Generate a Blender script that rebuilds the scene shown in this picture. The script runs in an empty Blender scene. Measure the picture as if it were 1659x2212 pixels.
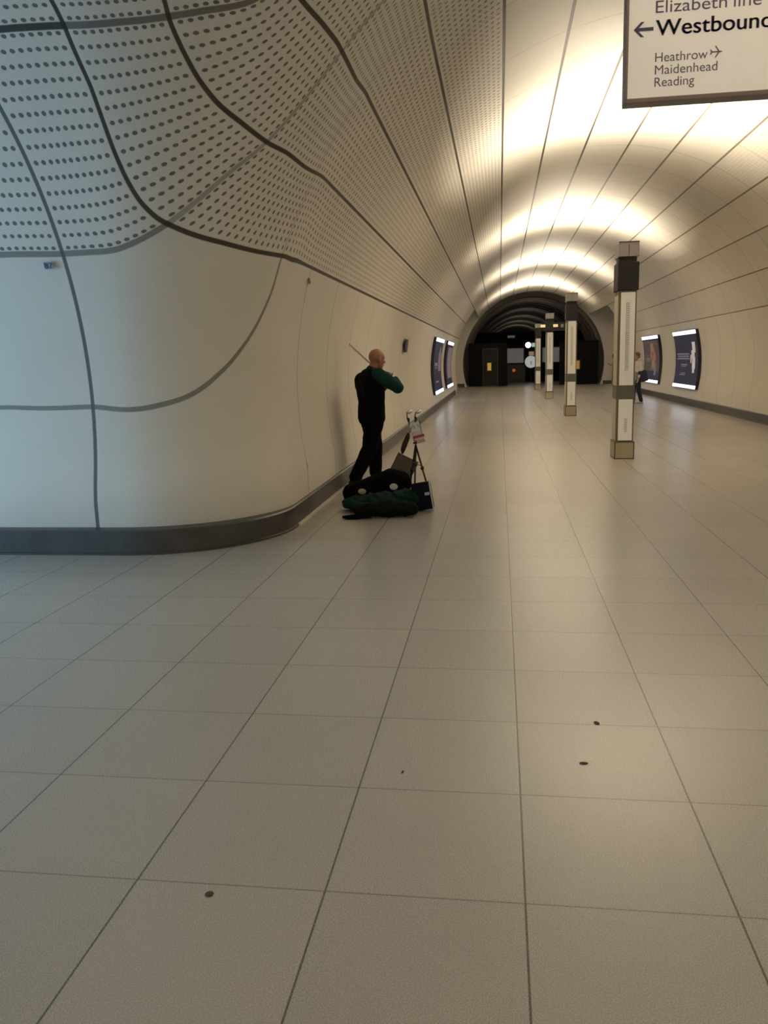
import bpy, bmesh, math, random
import numpy as np
from mathutils import Vector, Matrix
from math import sin, cos, pi, sqrt, radians, degrees, atan2, hypot
random.seed(7)
S = bpy.context.scene
COL = S.collection

# ---------------------------------------------------------------- camera, world, exposure
EYE_H = 1.55
PITCH, ROLL, YAW = 0.179595332, -0.027134025, 0.141125526
fw = Vector((-sin(YAW) * cos(PITCH), cos(YAW) * cos(PITCH), -sin(PITCH)))
rt0 = Vector((cos(YAW), sin(YAW), 0)); up0 = rt0.cross(fw)
rt = rt0 * cos(ROLL) + up0 * sin(ROLL); up = up0 * cos(ROLL) - rt0 * sin(ROLL)
cd = bpy.data.cameras.new('camera'); cam = bpy.data.objects.new('camera', cd); COL.objects.link(cam)
m = Matrix.Identity(4)
for i in range(3):
    m[i][0] = rt[i]; m[i][1] = up[i]; m[i][2] = -fw[i]
m[0][3], m[1][3], m[2][3] = 0, 0, EYE_H
cam.matrix_world = m
cd.sensor_fit = 'HORIZONTAL'; cd.sensor_width = 36; cd.lens = 36 * 1789.065 / 1659
cd.clip_start = 0.05; cd.clip_end = 400
S.camera = cam

W = bpy.data.worlds.new('world'); S.world = W; W.use_nodes = True
W.node_tree.nodes['Background'].inputs[0].default_value = (0.75, 0.85, 1.0, 1)
W.node_tree.nodes['Background'].inputs[1].default_value = 0.03
S.view_settings.view_transform = 'Standard'; S.view_settings.look = 'None'
S.view_settings.gamma = 1; S.view_settings.use_curve_mapping = False
S.view_settings.exposure = 0.0
S.cycles.filter_width = 2.2; S.cycles.max_bounces = 10; S.cycles.diffuse_bounces = 6

UPLIGHT_W = 245.0          # each uplight on a totem
UPLIGHT_C = (1.0, 0.87, 0.66)
NEAR_K, FAR_K = 0.58, 1.3   # the lamps beside and behind the viewpoint
PASSAGE_W = 235.0           # cool light from the side passage on the left
DIM_W = 13.0                # night lights in the closed stretch

def area(name, loc, target, sx, sy, power, col, spread=180):
    l = bpy.data.lights.new(name, 'AREA'); l.shape = 'RECTANGLE'; l.size = sx; l.size_y = sy
    l.energy = power; l.color = col; l.spread = radians(spread)
    o = bpy.data.objects.new(name, l); COL.objects.link(o)
    o.location = loc
    o.rotation_euler = (Vector(target) - Vector(loc)).to_track_quat('-Z', 'Y').to_euler()
    return o
area('passage_light', (-8.8, 3.7, 1.7), (0, 3.9, 1.0), 3.6, 2.2, PASSAGE_W, (0.36, 0.68, 1.0))

# ---------------------------------------------------------------- material helpers
class NT:
    def __init__(s, name):
        s.m = bpy.data.materials.new(name); s.m.use_nodes = True
        s.t = s.m.node_tree; s.n = s.t.nodes; s.l = s.t.links
        s.b = s.n['Principled BSDF']
    def node(s, t, **kw):
        n = s.n.new(t)
        for k, v in kw.items(): setattr(n, k, v)
        return n
    def set(s, sock, v):
        if hasattr(v, 'links') or isinstance(v, bpy.types.NodeSocket): s.l.new(v, sock)
        else: sock.default_value = v
    def math(s, op, a, b=0.0, c=None):
        n = s.node('ShaderNodeMath', operation=op)
        s.set(n.inputs[0], a); s.set(n.inputs[1], b)
        if c is not None: s.set(n.inputs[2], c)
        return n.outputs[0]
    def mix(s, f, a, b):
        n = s.node('ShaderNodeMix', data_type='RGBA')
        s.set(n.inputs[0], f); s.set(n.inputs[6], a); s.set(n.inputs[7], b)
        return n.outputs[2]
    def step(s, x, e0, e1):           # smooth 0..1 as x goes from e0 to e1
        n = s.node('ShaderNodeMapRange', interpolation_type='SMOOTHSTEP')
        s.set(n.inputs[0], x); n.inputs[1].default_value = e0; n.inputs[2].default_value = e1
        return n.outputs[0]
    def noise(s, scale, detail=4, vec=None, rough=0.5):
        n = s.node('ShaderNodeTexNoise'); n.inputs['Scale'].default_value = scale
        n.inputs['Detail'].default_value = detail; n.inputs['Roughness'].default_value = rough
        if vec is not None: s.l.new(vec, n.inputs['Vector'])
        return n.outputs['Fac']
    def pos(s): return s.node('ShaderNodeNewGeometry').outputs['Position']
    def obj(s): return s.node('ShaderNodeTexCoord').outputs['Object']
    def bump(s, h, strength=0.3, dist=0.01):
        n = s.node('ShaderNodeBump'); n.inputs['Strength'].default_value = strength; n.inputs['Distance'].default_value = dist
        s.l.new(h, n.inputs['Height']); s.l.new(n.outputs[0], s.b.inputs['Normal'])

def c4(c): return (c[0], c[1], c[2], 1)
MATS = {}
def mat(name, col, rough=0.5, metal=0.0, var=0.12, scale=30, emit=None, estr=0.0, spec=0.5, bump=0.0):
    if name in MATS: return MATS[name]
    t = NT(name)
    f = t.noise(scale, 3, t.obj())
    lo = tuple(v * (1 - var) for v in col); hi = tuple(min(1, v * (1 + var)) for v in col)
    t.set(t.b.inputs['Base Color'], t.mix(f, c4(lo), c4(hi)))
    t.b.inputs['Roughness'].default_value = rough; t.b.inputs['Metallic'].default_value = metal
    t.b.inputs['Specular IOR Level'].default_value = spec
    if emit:
        t.b.inputs['Emission Color'].default_value = c4(emit); t.b.inputs['Emission Strength'].default_value = estr
    if bump: t.bump(f, bump, 0.01)
    MATS[name] = t.m
    return t.m

# ---------------------------------------------------------------- lining material: joints and perforations from the panel grid (UV)
def lining(name, base, ucol, uw=0.022):
    t = NT(name)
    uv = t.node('ShaderNodeUVMap', uv_map='grid')
    sep = t.node('ShaderNodeSeparateXYZ'); t.l.new(uv.outputs[0], sep.inputs[0])
    u, v = sep.outputs[0], sep.outputs[1]
    M = t.math
    # distance to the nearest long joint, in panel widths
    skip = M('LESS_THAN', M('ABSOLUTE', M('ADD', u, 2.0)), 0.5)      # one wide panel has no joint in its middle
    du = M('ADD', M('ABSOLUTE', M('SUBTRACT', u, M('ROUND', u))), skip)
    # distance to the nearest cross joint, in hole rows
    far = M('MULTIPLY', M('ABSOLUTE', M('SUBTRACT', M('DIVIDE', M('ADD', v, 25.0), 13.0), M('ROUND', M('DIVIDE', M('ADD', v, 25.0), 13.0)))), 13.0)
    isfar = M('LESS_THAN', v, -20.0)
    near = M('MINIMUM', M('ABSOLUTE', M('ADD', v, 15.0)), M('MINIMUM', M('ABSOLUTE', v), M('MINIMUM', M('ABSOLUTE', M('SUBTRACT', v, 15.0)), M('ABSOLUTE', M('SUBTRACT', v, 31.0)))))
    dv = M('ADD', M('MULTIPLY', far, isfar), M('MULTIPLY', near, M('SUBTRACT', 1.0, isfar)))
    # perforated zones
    perf = M('MAXIMUM',
             M('MULTIPLY', M('GREATER_THAN', M('MAXIMUM', u, v), 0.0), M('LESS_THAN', u, 4.0)),
             M('MULTIPLY', M('GREATER_THAN', u, 9.0), M('LESS_THAN', u, 13.0)))
    u12 = M('MULTIPLY', u, 12.0)
    cu = M('MULTIPLY', M('SUBTRACT', u12, M('ROUND', u12)), 0.0625)
    cv = M('MULTIPLY', M('SUBTRACT', M('FRACT', v), 0.5), 0.113)
    r = M('SQRT', M('ADD', M('MULTIPLY', cu, cu), M('MULTIPLY', cv, cv)))
    hole = M('SUBTRACT', 1.0, t.step(r, 0.0150, 0.0215))
    hole = M('MULTIPLY', hole, M('MULTIPLY', perf, M('MULTIPLY', M('GREATER_THAN', du, 0.05), M('GREATER_THAN', dv, 0.36))))
    uj = M('SUBTRACT', 1.0, t.step(du, uw * 0.75, uw * 1.25))
    # cross joints: broad near the corner, hairline further along the tunnel
    wide = M('GREATER_THAN', v, -5.0)
    mid = M('MULTIPLY', M('GREATER_THAN', v, -20.0), M('LESS_THAN', u, 0.02))
    wv = M('ADD', 0.09, M('ADD', M('MULTIPLY', wide, 0.19), M('MULTIPLY', M('SUBTRACT', mid, M('MULTIPLY', wide, mid)), 0.08)))
    q = M('DIVIDE', dv, wv)
    vj = M('SUBTRACT', 1.0, t.step(q, 0.75, 1.15))
    strong = M('ADD', 0.50, M('ADD', M('MULTIPLY', M('GREATER_THAN', v, 8.0), 0.30), M('MULTIPLY', mid, 0.20)))
    strong = M('MULTIPLY', strong, M('SUBTRACT', 1.0, M('MULTIPLY', M('MULTIPLY', M('MULTIPLY', M('GREATER_THAN', u, 0.02), M('LESS_THAN', u, 6.5)), isfar), 0.45)))
    vj2 = M('MULTIPLY', vj, strong)
    n1 = t.noise(2.2, 3, t.pos()); n2 = t.noise(60, 2, t.pos())
    f = M('ADD', M('MULTIPLY', n1, 0.7), M('MULTIPLY', n2, 0.3))
    lo = tuple(c * 0.93 for c in base); hi = tuple(min(1, c * 1.06) for c in base)
    col = t.mix(f, c4(lo), c4(hi))
    col = t.mix(M('MULTIPLY', hole, M('SUBTRACT', 0.80, M('MULTIPLY', M('GREATER_THAN', u, 6.5), 0.60))), col, (0.035, 0.032, 0.030, 1))
    col = t.mix(vj2, col, (0.06, 0.058, 0.056, 1))
    onx = M('MULTIPLY', M('LESS_THAN', u, -0.6), 1.0)
    uc = t.mix(onx, c4(ucol), (0.115, 0.115, 0.115, 1))
    uc = t.mix(t.step(u, 5.5, 9.0), uc, (0.20, 0.155, 0.105, 1))
    col = t.mix(M('MULTIPLY', uj, 0.95), col, uc)
    t.set(t.b.inputs['Base Color'], col)
    t.b.inputs['Roughness'].default_value = 0.55
    t.b.inputs['Specular IOR Level'].default_value = 0.35
    h = M('SUBTRACT', 1.0, M('MAXIMUM', M('MULTIPLY', hole, 0.8), M('MAXIMUM', uj, M('MULTIPLY', vj2, 1.0))))
    t.bump(h, 0.25, 0.012)
    return t.m
LIN_L = lining('pale_lining', (0.70, 0.66, 0.59), (0.040, 0.028, 0.020))
LIN_R = lining('pale_lining_far_side', (0.66, 0.62, 0.55), (0.22, 0.17, 0.12), 0.018)

def floor_mat():
    t = NT('terrazzo_tiles')
    M = t.math
    X0, Y0, WX, WY = 0.07129, 2.1799, 0.58950, 0.61230
    sep = t.node('ShaderNodeSeparateXYZ'); t.l.new(t.pos(), sep.inputs[0])
    a = M('DIVIDE', M('SUBTRACT', sep.outputs[0], X0), WX); b = M('DIVIDE', M('SUBTRACT', sep.outputs[1], Y0), WY)
    da = M('MULTIPLY', M('ABSOLUTE', M('SUBTRACT', a, M('ROUND', a))), WX)
    db = M('MULTIPLY', M('ABSOLUTE', M('SUBTRACT', b, M('ROUND', b))), WY)
    ja = M('SUBTRACT', 1.0, t.step(da, 0.0022, 0.0042)); jb = M('SUBTRACT', 1.0, t.step(db, 0.0020, 0.0038))
    idx = M('ADD', M('MULTIPLY', M('FLOOR', a), 7.13), M('MULTIPLY', M('FLOOR', b), 3.71))
    wn = t.node('ShaderNodeTexWhiteNoise', noise_dimensions='1D'); t.l.new(idx, wn.inputs['W'])
    tile = wn.outputs['Value']
    sp1 = t.noise(620, 2, t.pos()); sp2 = t.noise(240, 3, t.pos()); big = t.noise(1.3, 3, t.pos())
    sp = M('ADD', M('MULTIPLY', sp1, 0.5), M('MULTIPLY', sp2, 0.5))
    sp = t.step(sp, 0.30, 0.70)
    col = t.mix(sp, (0.290, 0.268, 0.236, 1), (0.475, 0.447, 0.402, 1))
    k = M('ADD', 0.93, M('ADD', M('MULTIPLY', tile, 0.06), M('MULTIPLY', big, 0.10)))
    mulc = t.node('ShaderNodeVectorMath', operation='SCALE'); t.l.new(col, mulc.inputs[0]); t.l.new(k, mulc.inputs['Scale'])
    col = t.mix(M('MAXIMUM', M('MULTIPLY', ja, 0.85), M('MULTIPLY', jb, 0.6)), mulc.outputs[0], (0.07, 0.055, 0.042, 1))
    t.set(t.b.inputs['Base Color'], col)
    t.set(t.b.inputs['Roughness'], M('ADD', 0.19, M('MULTIPLY', sp2, 0.16)))
    t.b.inputs['Specular IOR Level'].default_value = 0.62
    t.bump(M('SUBTRACT', 1.0, M('MAXIMUM', ja, jb)), 0.2, 0.002)
    return t.m
FLOOR = floor_mat()

# ---------------------------------------------------------------- mesh helpers
def link(name, me, material=None, parent=None, smooth=False):
    o = bpy.data.objects.new(name, me); COL.objects.link(o)
    if material: me.materials.append(material)
    if parent: o.parent = parent
    if smooth:
        for p in me.polygons: p.use_smooth = True
    return o
def bmobj(name, bm, material=None, parent=None, smooth=False):
    bmesh.ops.recalc_face_normals(bm, faces=bm.faces)
    me = bpy.data.meshes.new(name); bm.to_mesh(me); bm.free()
    return link(name, me, material, parent, smooth)
def empty(name, loc, rz=0.0):
    o = bpy.data.objects.new(name, None); COL.objects.link(o); o.location = loc; o.rotation_euler = (0, 0, rz)
    o.empty_display_size = 0.1
    return o
def tag(o, label, cat, group=None, kind=None):
    o['label'] = label; o['category'] = cat
    if group: o['group'] = group
    if kind: o['kind'] = kind
    return o
def struct(o): o['kind'] = 'structure'; return o
def box(bm, c, s, M=None, bevel=0.0):
    r = bmesh.ops.create_cube(bm, size=1)
    vs = r['verts']
    bmesh.ops.scale(bm, vec=s, verts=vs)
    if bevel:
        es = list({e for v in vs for e in v.link_edges})
        b = bmesh.ops.bevel(bm, geom=es, offset=bevel, segments=2, affect='EDGES', profile=0.6)
        vs = list({v for f in b['faces'] for v in f.verts} | {v for v in vs if v.is_valid})
    bmesh.ops.translate(bm, vec=c, verts=vs)
    if M is not None: bmesh.ops.transform(bm, matrix=M, verts=vs)
    return vs
def tube(bm, pts, rad, n=10, closed=False):
    pts = [Vector(p) for p in pts]
    rads = rad if isinstance(rad, (list, tuple)) else [rad] * len(pts)
    rings = []; prev = None
    for i, p in enumerate(pts):
        d = (pts[min(i + 1, len(pts) - 1)] - pts[max(i - 1, 0)]).normalized()
        if prev is None:
            a = Vector((0, 0, 1)) if abs(d.z) < 0.9 else Vector((1, 0, 0))
            x = d.cross(a).normalized()
        else:
            x = (prev - d * prev.dot(d)).normalized()
        prev = x; y = d.cross(x)
        rings.append([bm.verts.new(p + (x * cos(2 * pi * k / n) + y * sin(2 * pi * k / n)) * rads[i]) for k in range(n)])
    for a, b in zip(rings, rings[1:]):
        for k in range(n): bm.faces.new((a[k], a[(k + 1) % n], b[(k + 1) % n], b[k]))
    bm.faces.new(rings[0][::-1]); bm.faces.new(rings[-1])
def prism(bm, poly, z0, z1):
    lo = [bm.verts.new((x, y, z0)) for x, y in poly]; hi = [bm.verts.new((x, y, z1)) for x, y in poly]
    n = len(poly)
    for i in range(n): bm.faces.new((lo[i], lo[(i + 1) % n], hi[(i + 1) % n], hi[i]))
    bm.faces.new(lo[::-1]); bm.faces.new(hi)
def capsules(bm, caps):
    for c in caps:
        p0, r0, p1, r1 = c
        tmp = bmesh.new()
        for p, r in ((p0, r0), (p1, r1)):
            bmesh.ops.create_icosphere(tmp, subdivisions=2 if max(r0, r1) < 0.03 else 3, radius=r, matrix=Matrix.Translation(p))
        h = bmesh.ops.convex_hull(tmp, input=tmp.verts)
        bmesh.ops.delete(tmp, geom=[g for g in h['geom_interior'] if isinstance(g, bmesh.types.BMVert)], context='VERTS')
        me = bpy.data.meshes.new('t'); tmp.to_mesh(me); tmp.free(); bm.from_mesh(me); bpy.data.meshes.remove(me)
def ellip(bm, c, s, rot=None):
    M = Matrix.Translation(c) @ (rot if rot is not None else Matrix.Identity(4)) @ Matrix.Diagonal((s[0], s[1], s[2], 1))
    bmesh.ops.create_icosphere(bm, subdivisions=3, radius=1, matrix=M)
def remeshed(name, bm, material, parent, voxel=0.008, smooth=4, noise=0.0, nscale=0.1):
    """union of the shapes in bm as one continuous skin"""
    me = bpy.data.meshes.new(name); bm.to_mesh(me); bm.free()
    o = bpy.data.objects.new(name, me); COL.objects.link(o)
    r = o.modifiers.new('r', 'REMESH'); r.mode = 'VOXEL'; r.voxel_size = voxel
    if smooth:
        s = o.modifiers.new('s', 'SMOOTH'); s.iterations = smooth; s.factor = 0.5
    if noise:
        tx = bpy.data.textures.new('folds', 'CLOUDS'); tx.noise_scale = nscale
        d = o.modifiers.new('d', 'DISPLACE'); d.texture = tx; d.strength = noise; d.mid_level = 0.5
    dg = bpy.context.evaluated_depsgraph_get()
    m2 = bpy.data.meshes.new_from_object(o.evaluated_get(dg))
    bpy.data.objects.remove(o); bpy.data.meshes.remove(me)
    m2.name = name
    m2.materials.clear()
    return link(name, m2, material, parent, True)
def text_mesh(bm, s, x, z, width=None, height=None, depth=0.002, y=0.0):
    cu = bpy.data.curves.new('t', 'FONT'); cu.body = s; cu.size = 1; cu.extrude = 0.0
    o = bpy.data.objects.new('t', cu); COL.objects.link(o)
    dg = bpy.context.evaluated_depsgraph_get()
    me = bpy.data.meshes.new_from_object(o.evaluated_get(dg))
    bpy.data.objects.remove(o)
    co = np.array([v.co[:] for v in me.vertices]); x0 = co[:, 0].min(); x1 = co[:, 0].max()
    k = width / (x1 - x0) if width else height
    ky = height if height else k
    for v in me.vertices: v.co = Vector((x + (v.co.x - x0) * k, y, z + v.co.y * ky))
    bm.from_mesh(me); bpy.data.meshes.remove(me)

# ---------------------------------------------------------------- the tunnel's shape
CX, CZ, RM = 1.85, 1.25, 3.9       # main tunnel axis and radius
CYP, RP, FR = 3.88, 2.8, 1.2       # side passage axis and radius, rounding of the corner
ZV = 0.5                           # linings run straight down below this height
Y_RING0, Y_PITCH = 8.37, 1.47
Y_END, Y_OPEN = 47.7, 39.3
def prof_angles(a0, a1, n): return [a0 + (a1 - a0) * i / n for i in range(n + 1)]
TH0 = degrees(math.asin((ZV - CZ) / RM))     # about -11 degrees
def main_point(th, R=RM):
    z = CZ + R * sin(radians(th)); x = CX - R * cos(radians(th))
    return x, z
def u_of(th):
    u = (th - 18.5) / 11.0
    if u < -0.1: u = -0.1 + (u + 0.1) * 0.22
    if u > 13.1: u = 13.1 + (u - 13.1) * 0.22
    return u
def v_of(y): return -25.0 - 13.0 * (y - Y_RING0) / Y_PITCH
def barrel(name, th_list, ys, material, floor_left=False, floor_right=False):
    cols = []
    if floor_left: cols.append((main_point(TH0)[0], 0.0, u_of(TH0 - 8)))
    for th in th_list: x, z = main_point(th); cols.append((x, z, u_of(th)))
    if floor_right: cols.append((main_point(180 - TH0)[0], 0.0, u_of(188 - TH0)))
    bm = bmesh.new(); uvl = bm.loops.layers.uv.new('grid')
    g = [[bm.verts.new((x, y, z)) for (x, z, u) in cols] for y in ys]
    for j in range(len(ys) - 1):
        for i in range(len(cols) - 1):
            f = bm.faces.new((g[j][i], g[j + 1][i], g[j + 1][i + 1], g[j][i + 1])); f.smooth = True
            for lp, (jj, ii) in zip(f.loops, ((j, i), (j + 1, i), (j + 1, i + 1), (j, i + 1))):
                lp[uvl].uv = (cols[ii][2], v_of(ys[jj]))
    me = bpy.data.meshes.new(name); bm.to_mesh(me); bm.free()
    return struct(link(name, me, material))
def yrange(a, b, n): return [a + (b - a) * i / n for i in range(n + 1)]
TH_LOW = 40.5
side_l = sorted(prof_angles(TH0, TH_LOW, 52) + [17.4, 18.5])
up_l = prof_angles(TH_LOW, 90, 50)
barrel('wall_left', side_l, yrange(8.36, Y_OPEN, 31), LIN_L, floor_left=True)
barrel('ceiling', up_l + prof_angles(90, 180 - TH_LOW, 50)[1:], yrange(8.36, Y_END, 40), LIN_L)
barrel('wall_right', sorted(prof_angles(180 - TH_LOW, 180 - TH0, 52) + [161.5, 162.6]), yrange(-14, Y_OPEN, 52), LIN_R, floor_right=True)
barrel('ceiling_near', prof_angles(90, 180 - TH_LOW, 50), yrange(-14, 8.36, 24), LIN_L)
barrel('wall_left_near', side_l + up_l[1:], yrange(-14, 2 * CYP - 8.36, 14), LIN_L, floor_left=True)

# the rounded corner into the side passage: smooth union of two barrels
US = {
  0: [(-1.8485,7.92,2.4875),(-1.866,7.42,2.472),(-2.03,7.02,2.49),(-2.22,6.74,2.53),(-2.39,6.57,2.58),(-2.51,6.46,2.63),(-2.60,6.38,2.68),(-2.69,6.26,2.80),(-2.73,6.13,2.95),(-2.74,5.99,3.11),(-2.71,5.65,3.42),(-2.70,5.44,3.58),(-2.68,5.29,3.67),(-2.67,5.15,3.75),(-2.66,4.6,3.95),(-2.66,3.88,4.05)],
  -1: [(-3.42,6.49,0.23),(-3.42,6.64,0.76),(-3.42,6.68,1.23),(-3.42,6.63,1.77),(-3.42,6.52,2.19),(-3.42,6.41,2.45),(-3.42,6.02,3.06),(-3.42,5.71,3.37),(-3.42,5.0,3.8),(-3.42,3.88,4.05)],
  -2: [(-4.16,6.49,0.23),(-4.16,6.68,1.23),(-4.16,6.41,2.45),(-4.16,5.71,3.37),(-4.16,3.88,4.05)],
  -4: [(-5.64,6.49,0.23),(-5.64,6.68,1.23),(-5.64,6.41,2.45),(-5.64,5.71,3.37),(-5.64,3.88,4.05)],
  -7: [(-7.86,6.49,0.23),(-7.86,6.68,1.23),(-7.86,6.41,2.45),(-7.86,5.71,3.37),(-7.86,3.88,4.05)],
  1: [(-1.5445,7.68,3.17),(-1.59,7.10,3.15),(-1.66,6.78,3.19),(-1.75,6.57,3.22),(-1.87,6.28,3.30),(-1.97,6.06,3.38),(-2.03,5.84,3.49),(-2.05,5.65,3.59),(-2.05,5.45,3.69),(-2.03,5.33,3.76),(-2.0,4.6,3.97),(-2.0,3.88,4.08)],
  2: [(-1.1156,7.8,3.783),(-1.1156,7.4,3.783),(-1.13,7.05,3.77),(-1.16,6.41,3.83),(-1.22,6.11,3.87),(-1.29,5.85,3.91),(-1.36,5.4,4.02),(-1.36,3.88,4.2)],
}
VS = {
  -15: [(-4.27,6.68,1.25),(-3.42,6.68,1.24),(-2.84,6.75,1.24),(-2.66,6.84,1.30),(-2.42,7.00,1.47),(-2.25,7.16,1.69),(-2.10,7.30,1.95),(-1.99,7.38,2.23),(-1.91,7.37,2.44),(-1.74,7.36,2.82),(-1.47,7.36,3.31),(-1.21,7.36,3.67),(-0.92,7.36,4.0),(-0.6,7.36,4.28),(0.1,7.36,4.74),(1.5,7.36,5.13)],
  0: [(-3.94,6.40,2.47),(-3.48,6.41,2.46),(-2.98,6.41,2.47),(-2.74,6.41,2.54),(-2.52,6.43,2.66),(-2.29,6.45,2.82),(-2.03,6.48,3.01),(-1.76,6.55,3.22),(-1.48,6.57,3.48),(-1.22,6.54,3.74),(-1.00,6.50,3.95),(-0.82,6.47,4.11),(0.3,6.4,4.8),(1.5,6.4,5.12)],
  15: [(-3.10,5.29,3.67),(-2.68,5.30,3.66),(-2.36,5.34,3.67),(-2.03,5.43,3.71),(-1.82,5.51,3.76),(-1.55,5.63,3.84),(-0.6,5.5,4.32),(1.0,5.5,5.05)],
}
def corner():
    C = np.array([CX, CYP, CZ])
    def sdf(P):
        z = np.maximum(P[:, 2], ZV)
        d1 = np.hypot(P[:, 0] - CX, z - CZ) - RM
        d2 = np.hypot(P[:, 1] - CYP, z - CZ) - RP
        a = np.maximum(FR - d1, 0); b = np.maximum(FR - d2, 0)
        return np.maximum(FR, np.minimum(d1, d2)) - np.hypot(a, b)
    az = np.concatenate([np.linspace(90, 118, 40, endpoint=False), np.linspace(118, 164, 190, endpoint=False), np.linspace(164, 180, 16)])
    el = np.concatenate([np.linspace(-34, 0, 26, endpoint=False), np.linspace(0, 62, 130, endpoint=False), np.linspace(62, 90, 22)])
    A, L = np.meshgrid(np.radians(az), np.radians(el), indexing='ij')
    D = np.stack([np.cos(A) * np.cos(L), np.sin(A) * np.cos(L), np.sin(L)], -1).reshape(-1, 3)
    t = np.full(len(D), 0.5)
    for _ in range(260):
        s = sdf(C + D * t[:, None]); t = np.minimum(t - s * 0.85, 14.0)
    P = C + D * t[:, None]
    # panel grid coordinates spread over the surface from the joints' own lines
    def rbf(pts, val):
        X = np.array(pts); n = len(X)
        K = np.linalg.norm(X[:, None] - X[None], axis=-1) ** 1.5 * -1.0
        Q = np.hstack([np.ones((n, 1)), X])
        Amat = np.zeros((n + 4, n + 4)); Amat[:n, :n] = K - np.eye(n) * 0.0008; Amat[:n, n:] = Q; Amat[n:, :n] = Q.T
        w = np.linalg.lstsq(Amat, np.concatenate([val, np.zeros(4)]), rcond=None)[0]
        def f(Z):
            out = np.empty(len(Z))
            for i in range(0, len(Z), 4000):
                z = Z[i:i + 4000]
                out[i:i + 4000] = -np.linalg.norm(z[:, None] - X[None], axis=-1) ** 1.5 @ w[:n] + w[n] + z @ w[n + 1:]
            return out
        return f
    up_, uv_ = [], []
    for k, Lst in US.items():
        for p in Lst: up_.append(p); uv_.append(k)
    for y in (7.75, 8.05, 8.37, 9.2, 10.5, 12.0):
        for k in range(0, 8):
            x, z = main_point(18.5 + 11 * k); up_.append((x, y, z)); uv_.append(k)
        for th in (-10.0, 0.0, 10.0):
            x, z = main_point(th); up_.append((x, y, z)); uv_.append(u_of(th))
    for p in ((-2.05, 7.2, 0.3), (-2.1, 7.2, 1.2), (-2.05, 7.3, 1.7)): up_.append(p); uv_.append(-0.62)
    for y in (4.0, 5.5, 7.0):
        for k in range(4, 8):
            x, z = main_point(18.5 + 11 * k); up_.append((x, y, z)); uv_.append(k)
    vp, vv = [], []
    for k, Lst in VS.items():
        for p in Lst: vp.append(p); vv.append(k)
    for y in (8.37, 9.1, 10.5, 12.0):
        for th in (-10, 0, 10, 20, 30, 40, 55, 70, 85):
            x, z = main_point(th); vp.append((x, y, z)); vv.append(v_of(y))
    for x in (-4.2, -5.5, -7.0, -8.5):
        for ac, k in ((-20, -19.4), (0, -15), (12.9, -7.5), (25.8, 0), (42.7, 7.5), (59.7, 15), (90, 31)):
            vp.append((x, CYP + RP * cos(radians(ac)), CZ + RP * sin(radians(ac)))); vv.append(k)
    for x in (-2.9, -3.4): vp.append((x, 6.5, 0.25)); vv.append(-19.0)
    for x in (-2.0, -2.7, -3.4): vp.append((x, CYP, 4.05)); vv.append(31)
    for p in ((-2.3, 6.8, 0.3), (-2.05, 7.3, 0.5)): vp.append(p); vv.append(-19.2)
    fu, fv = rbf(up_, np.array(uv_, float)), rbf(vp, np.array(vv, float))
    U, V = fu(P), fv(P)
    # below the cornice on the corner there are no joints between lines -1 and 0
    na, nl = len(az), len(el)
    # run exactly into the straight tunnel's own grid
    w = np.clip((P[:, 1] - 7.5) / 0.75, 0, 1); w = w * w * (3 - 2 * w)
    thm = np.degrees(np.arctan2(P[:, 2] - CZ, CX - P[:, 0]))
    um = (thm - 18.5) / 11; um = np.where(um < -0.1, -0.1 + (um + 0.1) * 0.22, um)
    wc = np.clip((-3.05 - P[:, 0]) / 0.33, 0, 1); wc = wc * wc * (3 - 2 * wc)
    U = U * (1 - wc) + (-1 + (P[:, 0] + 3.42) / 0.74) * wc
    U = U * (1 - w) + um * w; V = V * (1 - w) + v_of(P[:, 1]) * w
    bm = bmesh.new(); uvl = bm.loops.layers.uv.new('grid')
    vs = [bm.verts.new(p) for p in P]
    for i in range(na - 1):
        for j in range(nl - 1):
            ids = (i * nl + j, i * nl + j + 1, (i + 1) * nl + j + 1, (i + 1) * nl + j)
            if min(P[q][1] for q in ids) > 8.9 or max(P[q][0] for q in ids) < -9.6: continue
            try: f = bm.faces.new([vs[q] for q in ids])
            except ValueError: continue
            f.smooth = True
            for lp, q in zip(f.loops, ids):
                uu = U[q]
                if V[q] < -15.6 and P[q][0] > -3.3: uu = max(-0.93, uu)
                lp[uvl].uv = (uu, V[q])
    bmesh.ops.bisect_plane(bm, geom=bm.verts[:] + bm.edges[:] + bm.faces[:], plane_co=(0, 8.37, 0), plane_no=(0, 1, 0), clear_outer=True)
    bmesh.ops.bisect_plane(bm, geom=bm.verts[:] + bm.edges[:] + bm.faces[:], plane_co=(-9, 0, 0), plane_no=(-1, 0, 0), clear_outer=True)
    bmesh.ops.bisect_plane(bm, geom=bm.verts[:] + bm.edges[:] + bm.faces[:], plane_co=(0, 0, -0.02), plane_no=(0, 0, -1), clear_outer=True)
    bmesh.ops.delete(bm, geom=[v for v in bm.verts if not v.link_faces], context='VERTS')
    me = bpy.data.meshes.new('wall_corner'); bm.to_mesh(me); bm.free()
    o = struct(link('wall_corner', me, LIN_L))
    # the matching corner on the near side of the passage (mirror about the passage's axis)
    me2 = me.copy()
    for v in me2.vertices: v.co.y = 2 * CYP - v.co.y
    me2.flip_normals()
    struct(link('wall_near', me2))
corner()

# floor
bm = bmesh.new(); box(bm, (-0.6, 20.5, -0.05), (17.4, 71, 0.1))
struct(bmobj('floor', bm, FLOOR))

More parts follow.
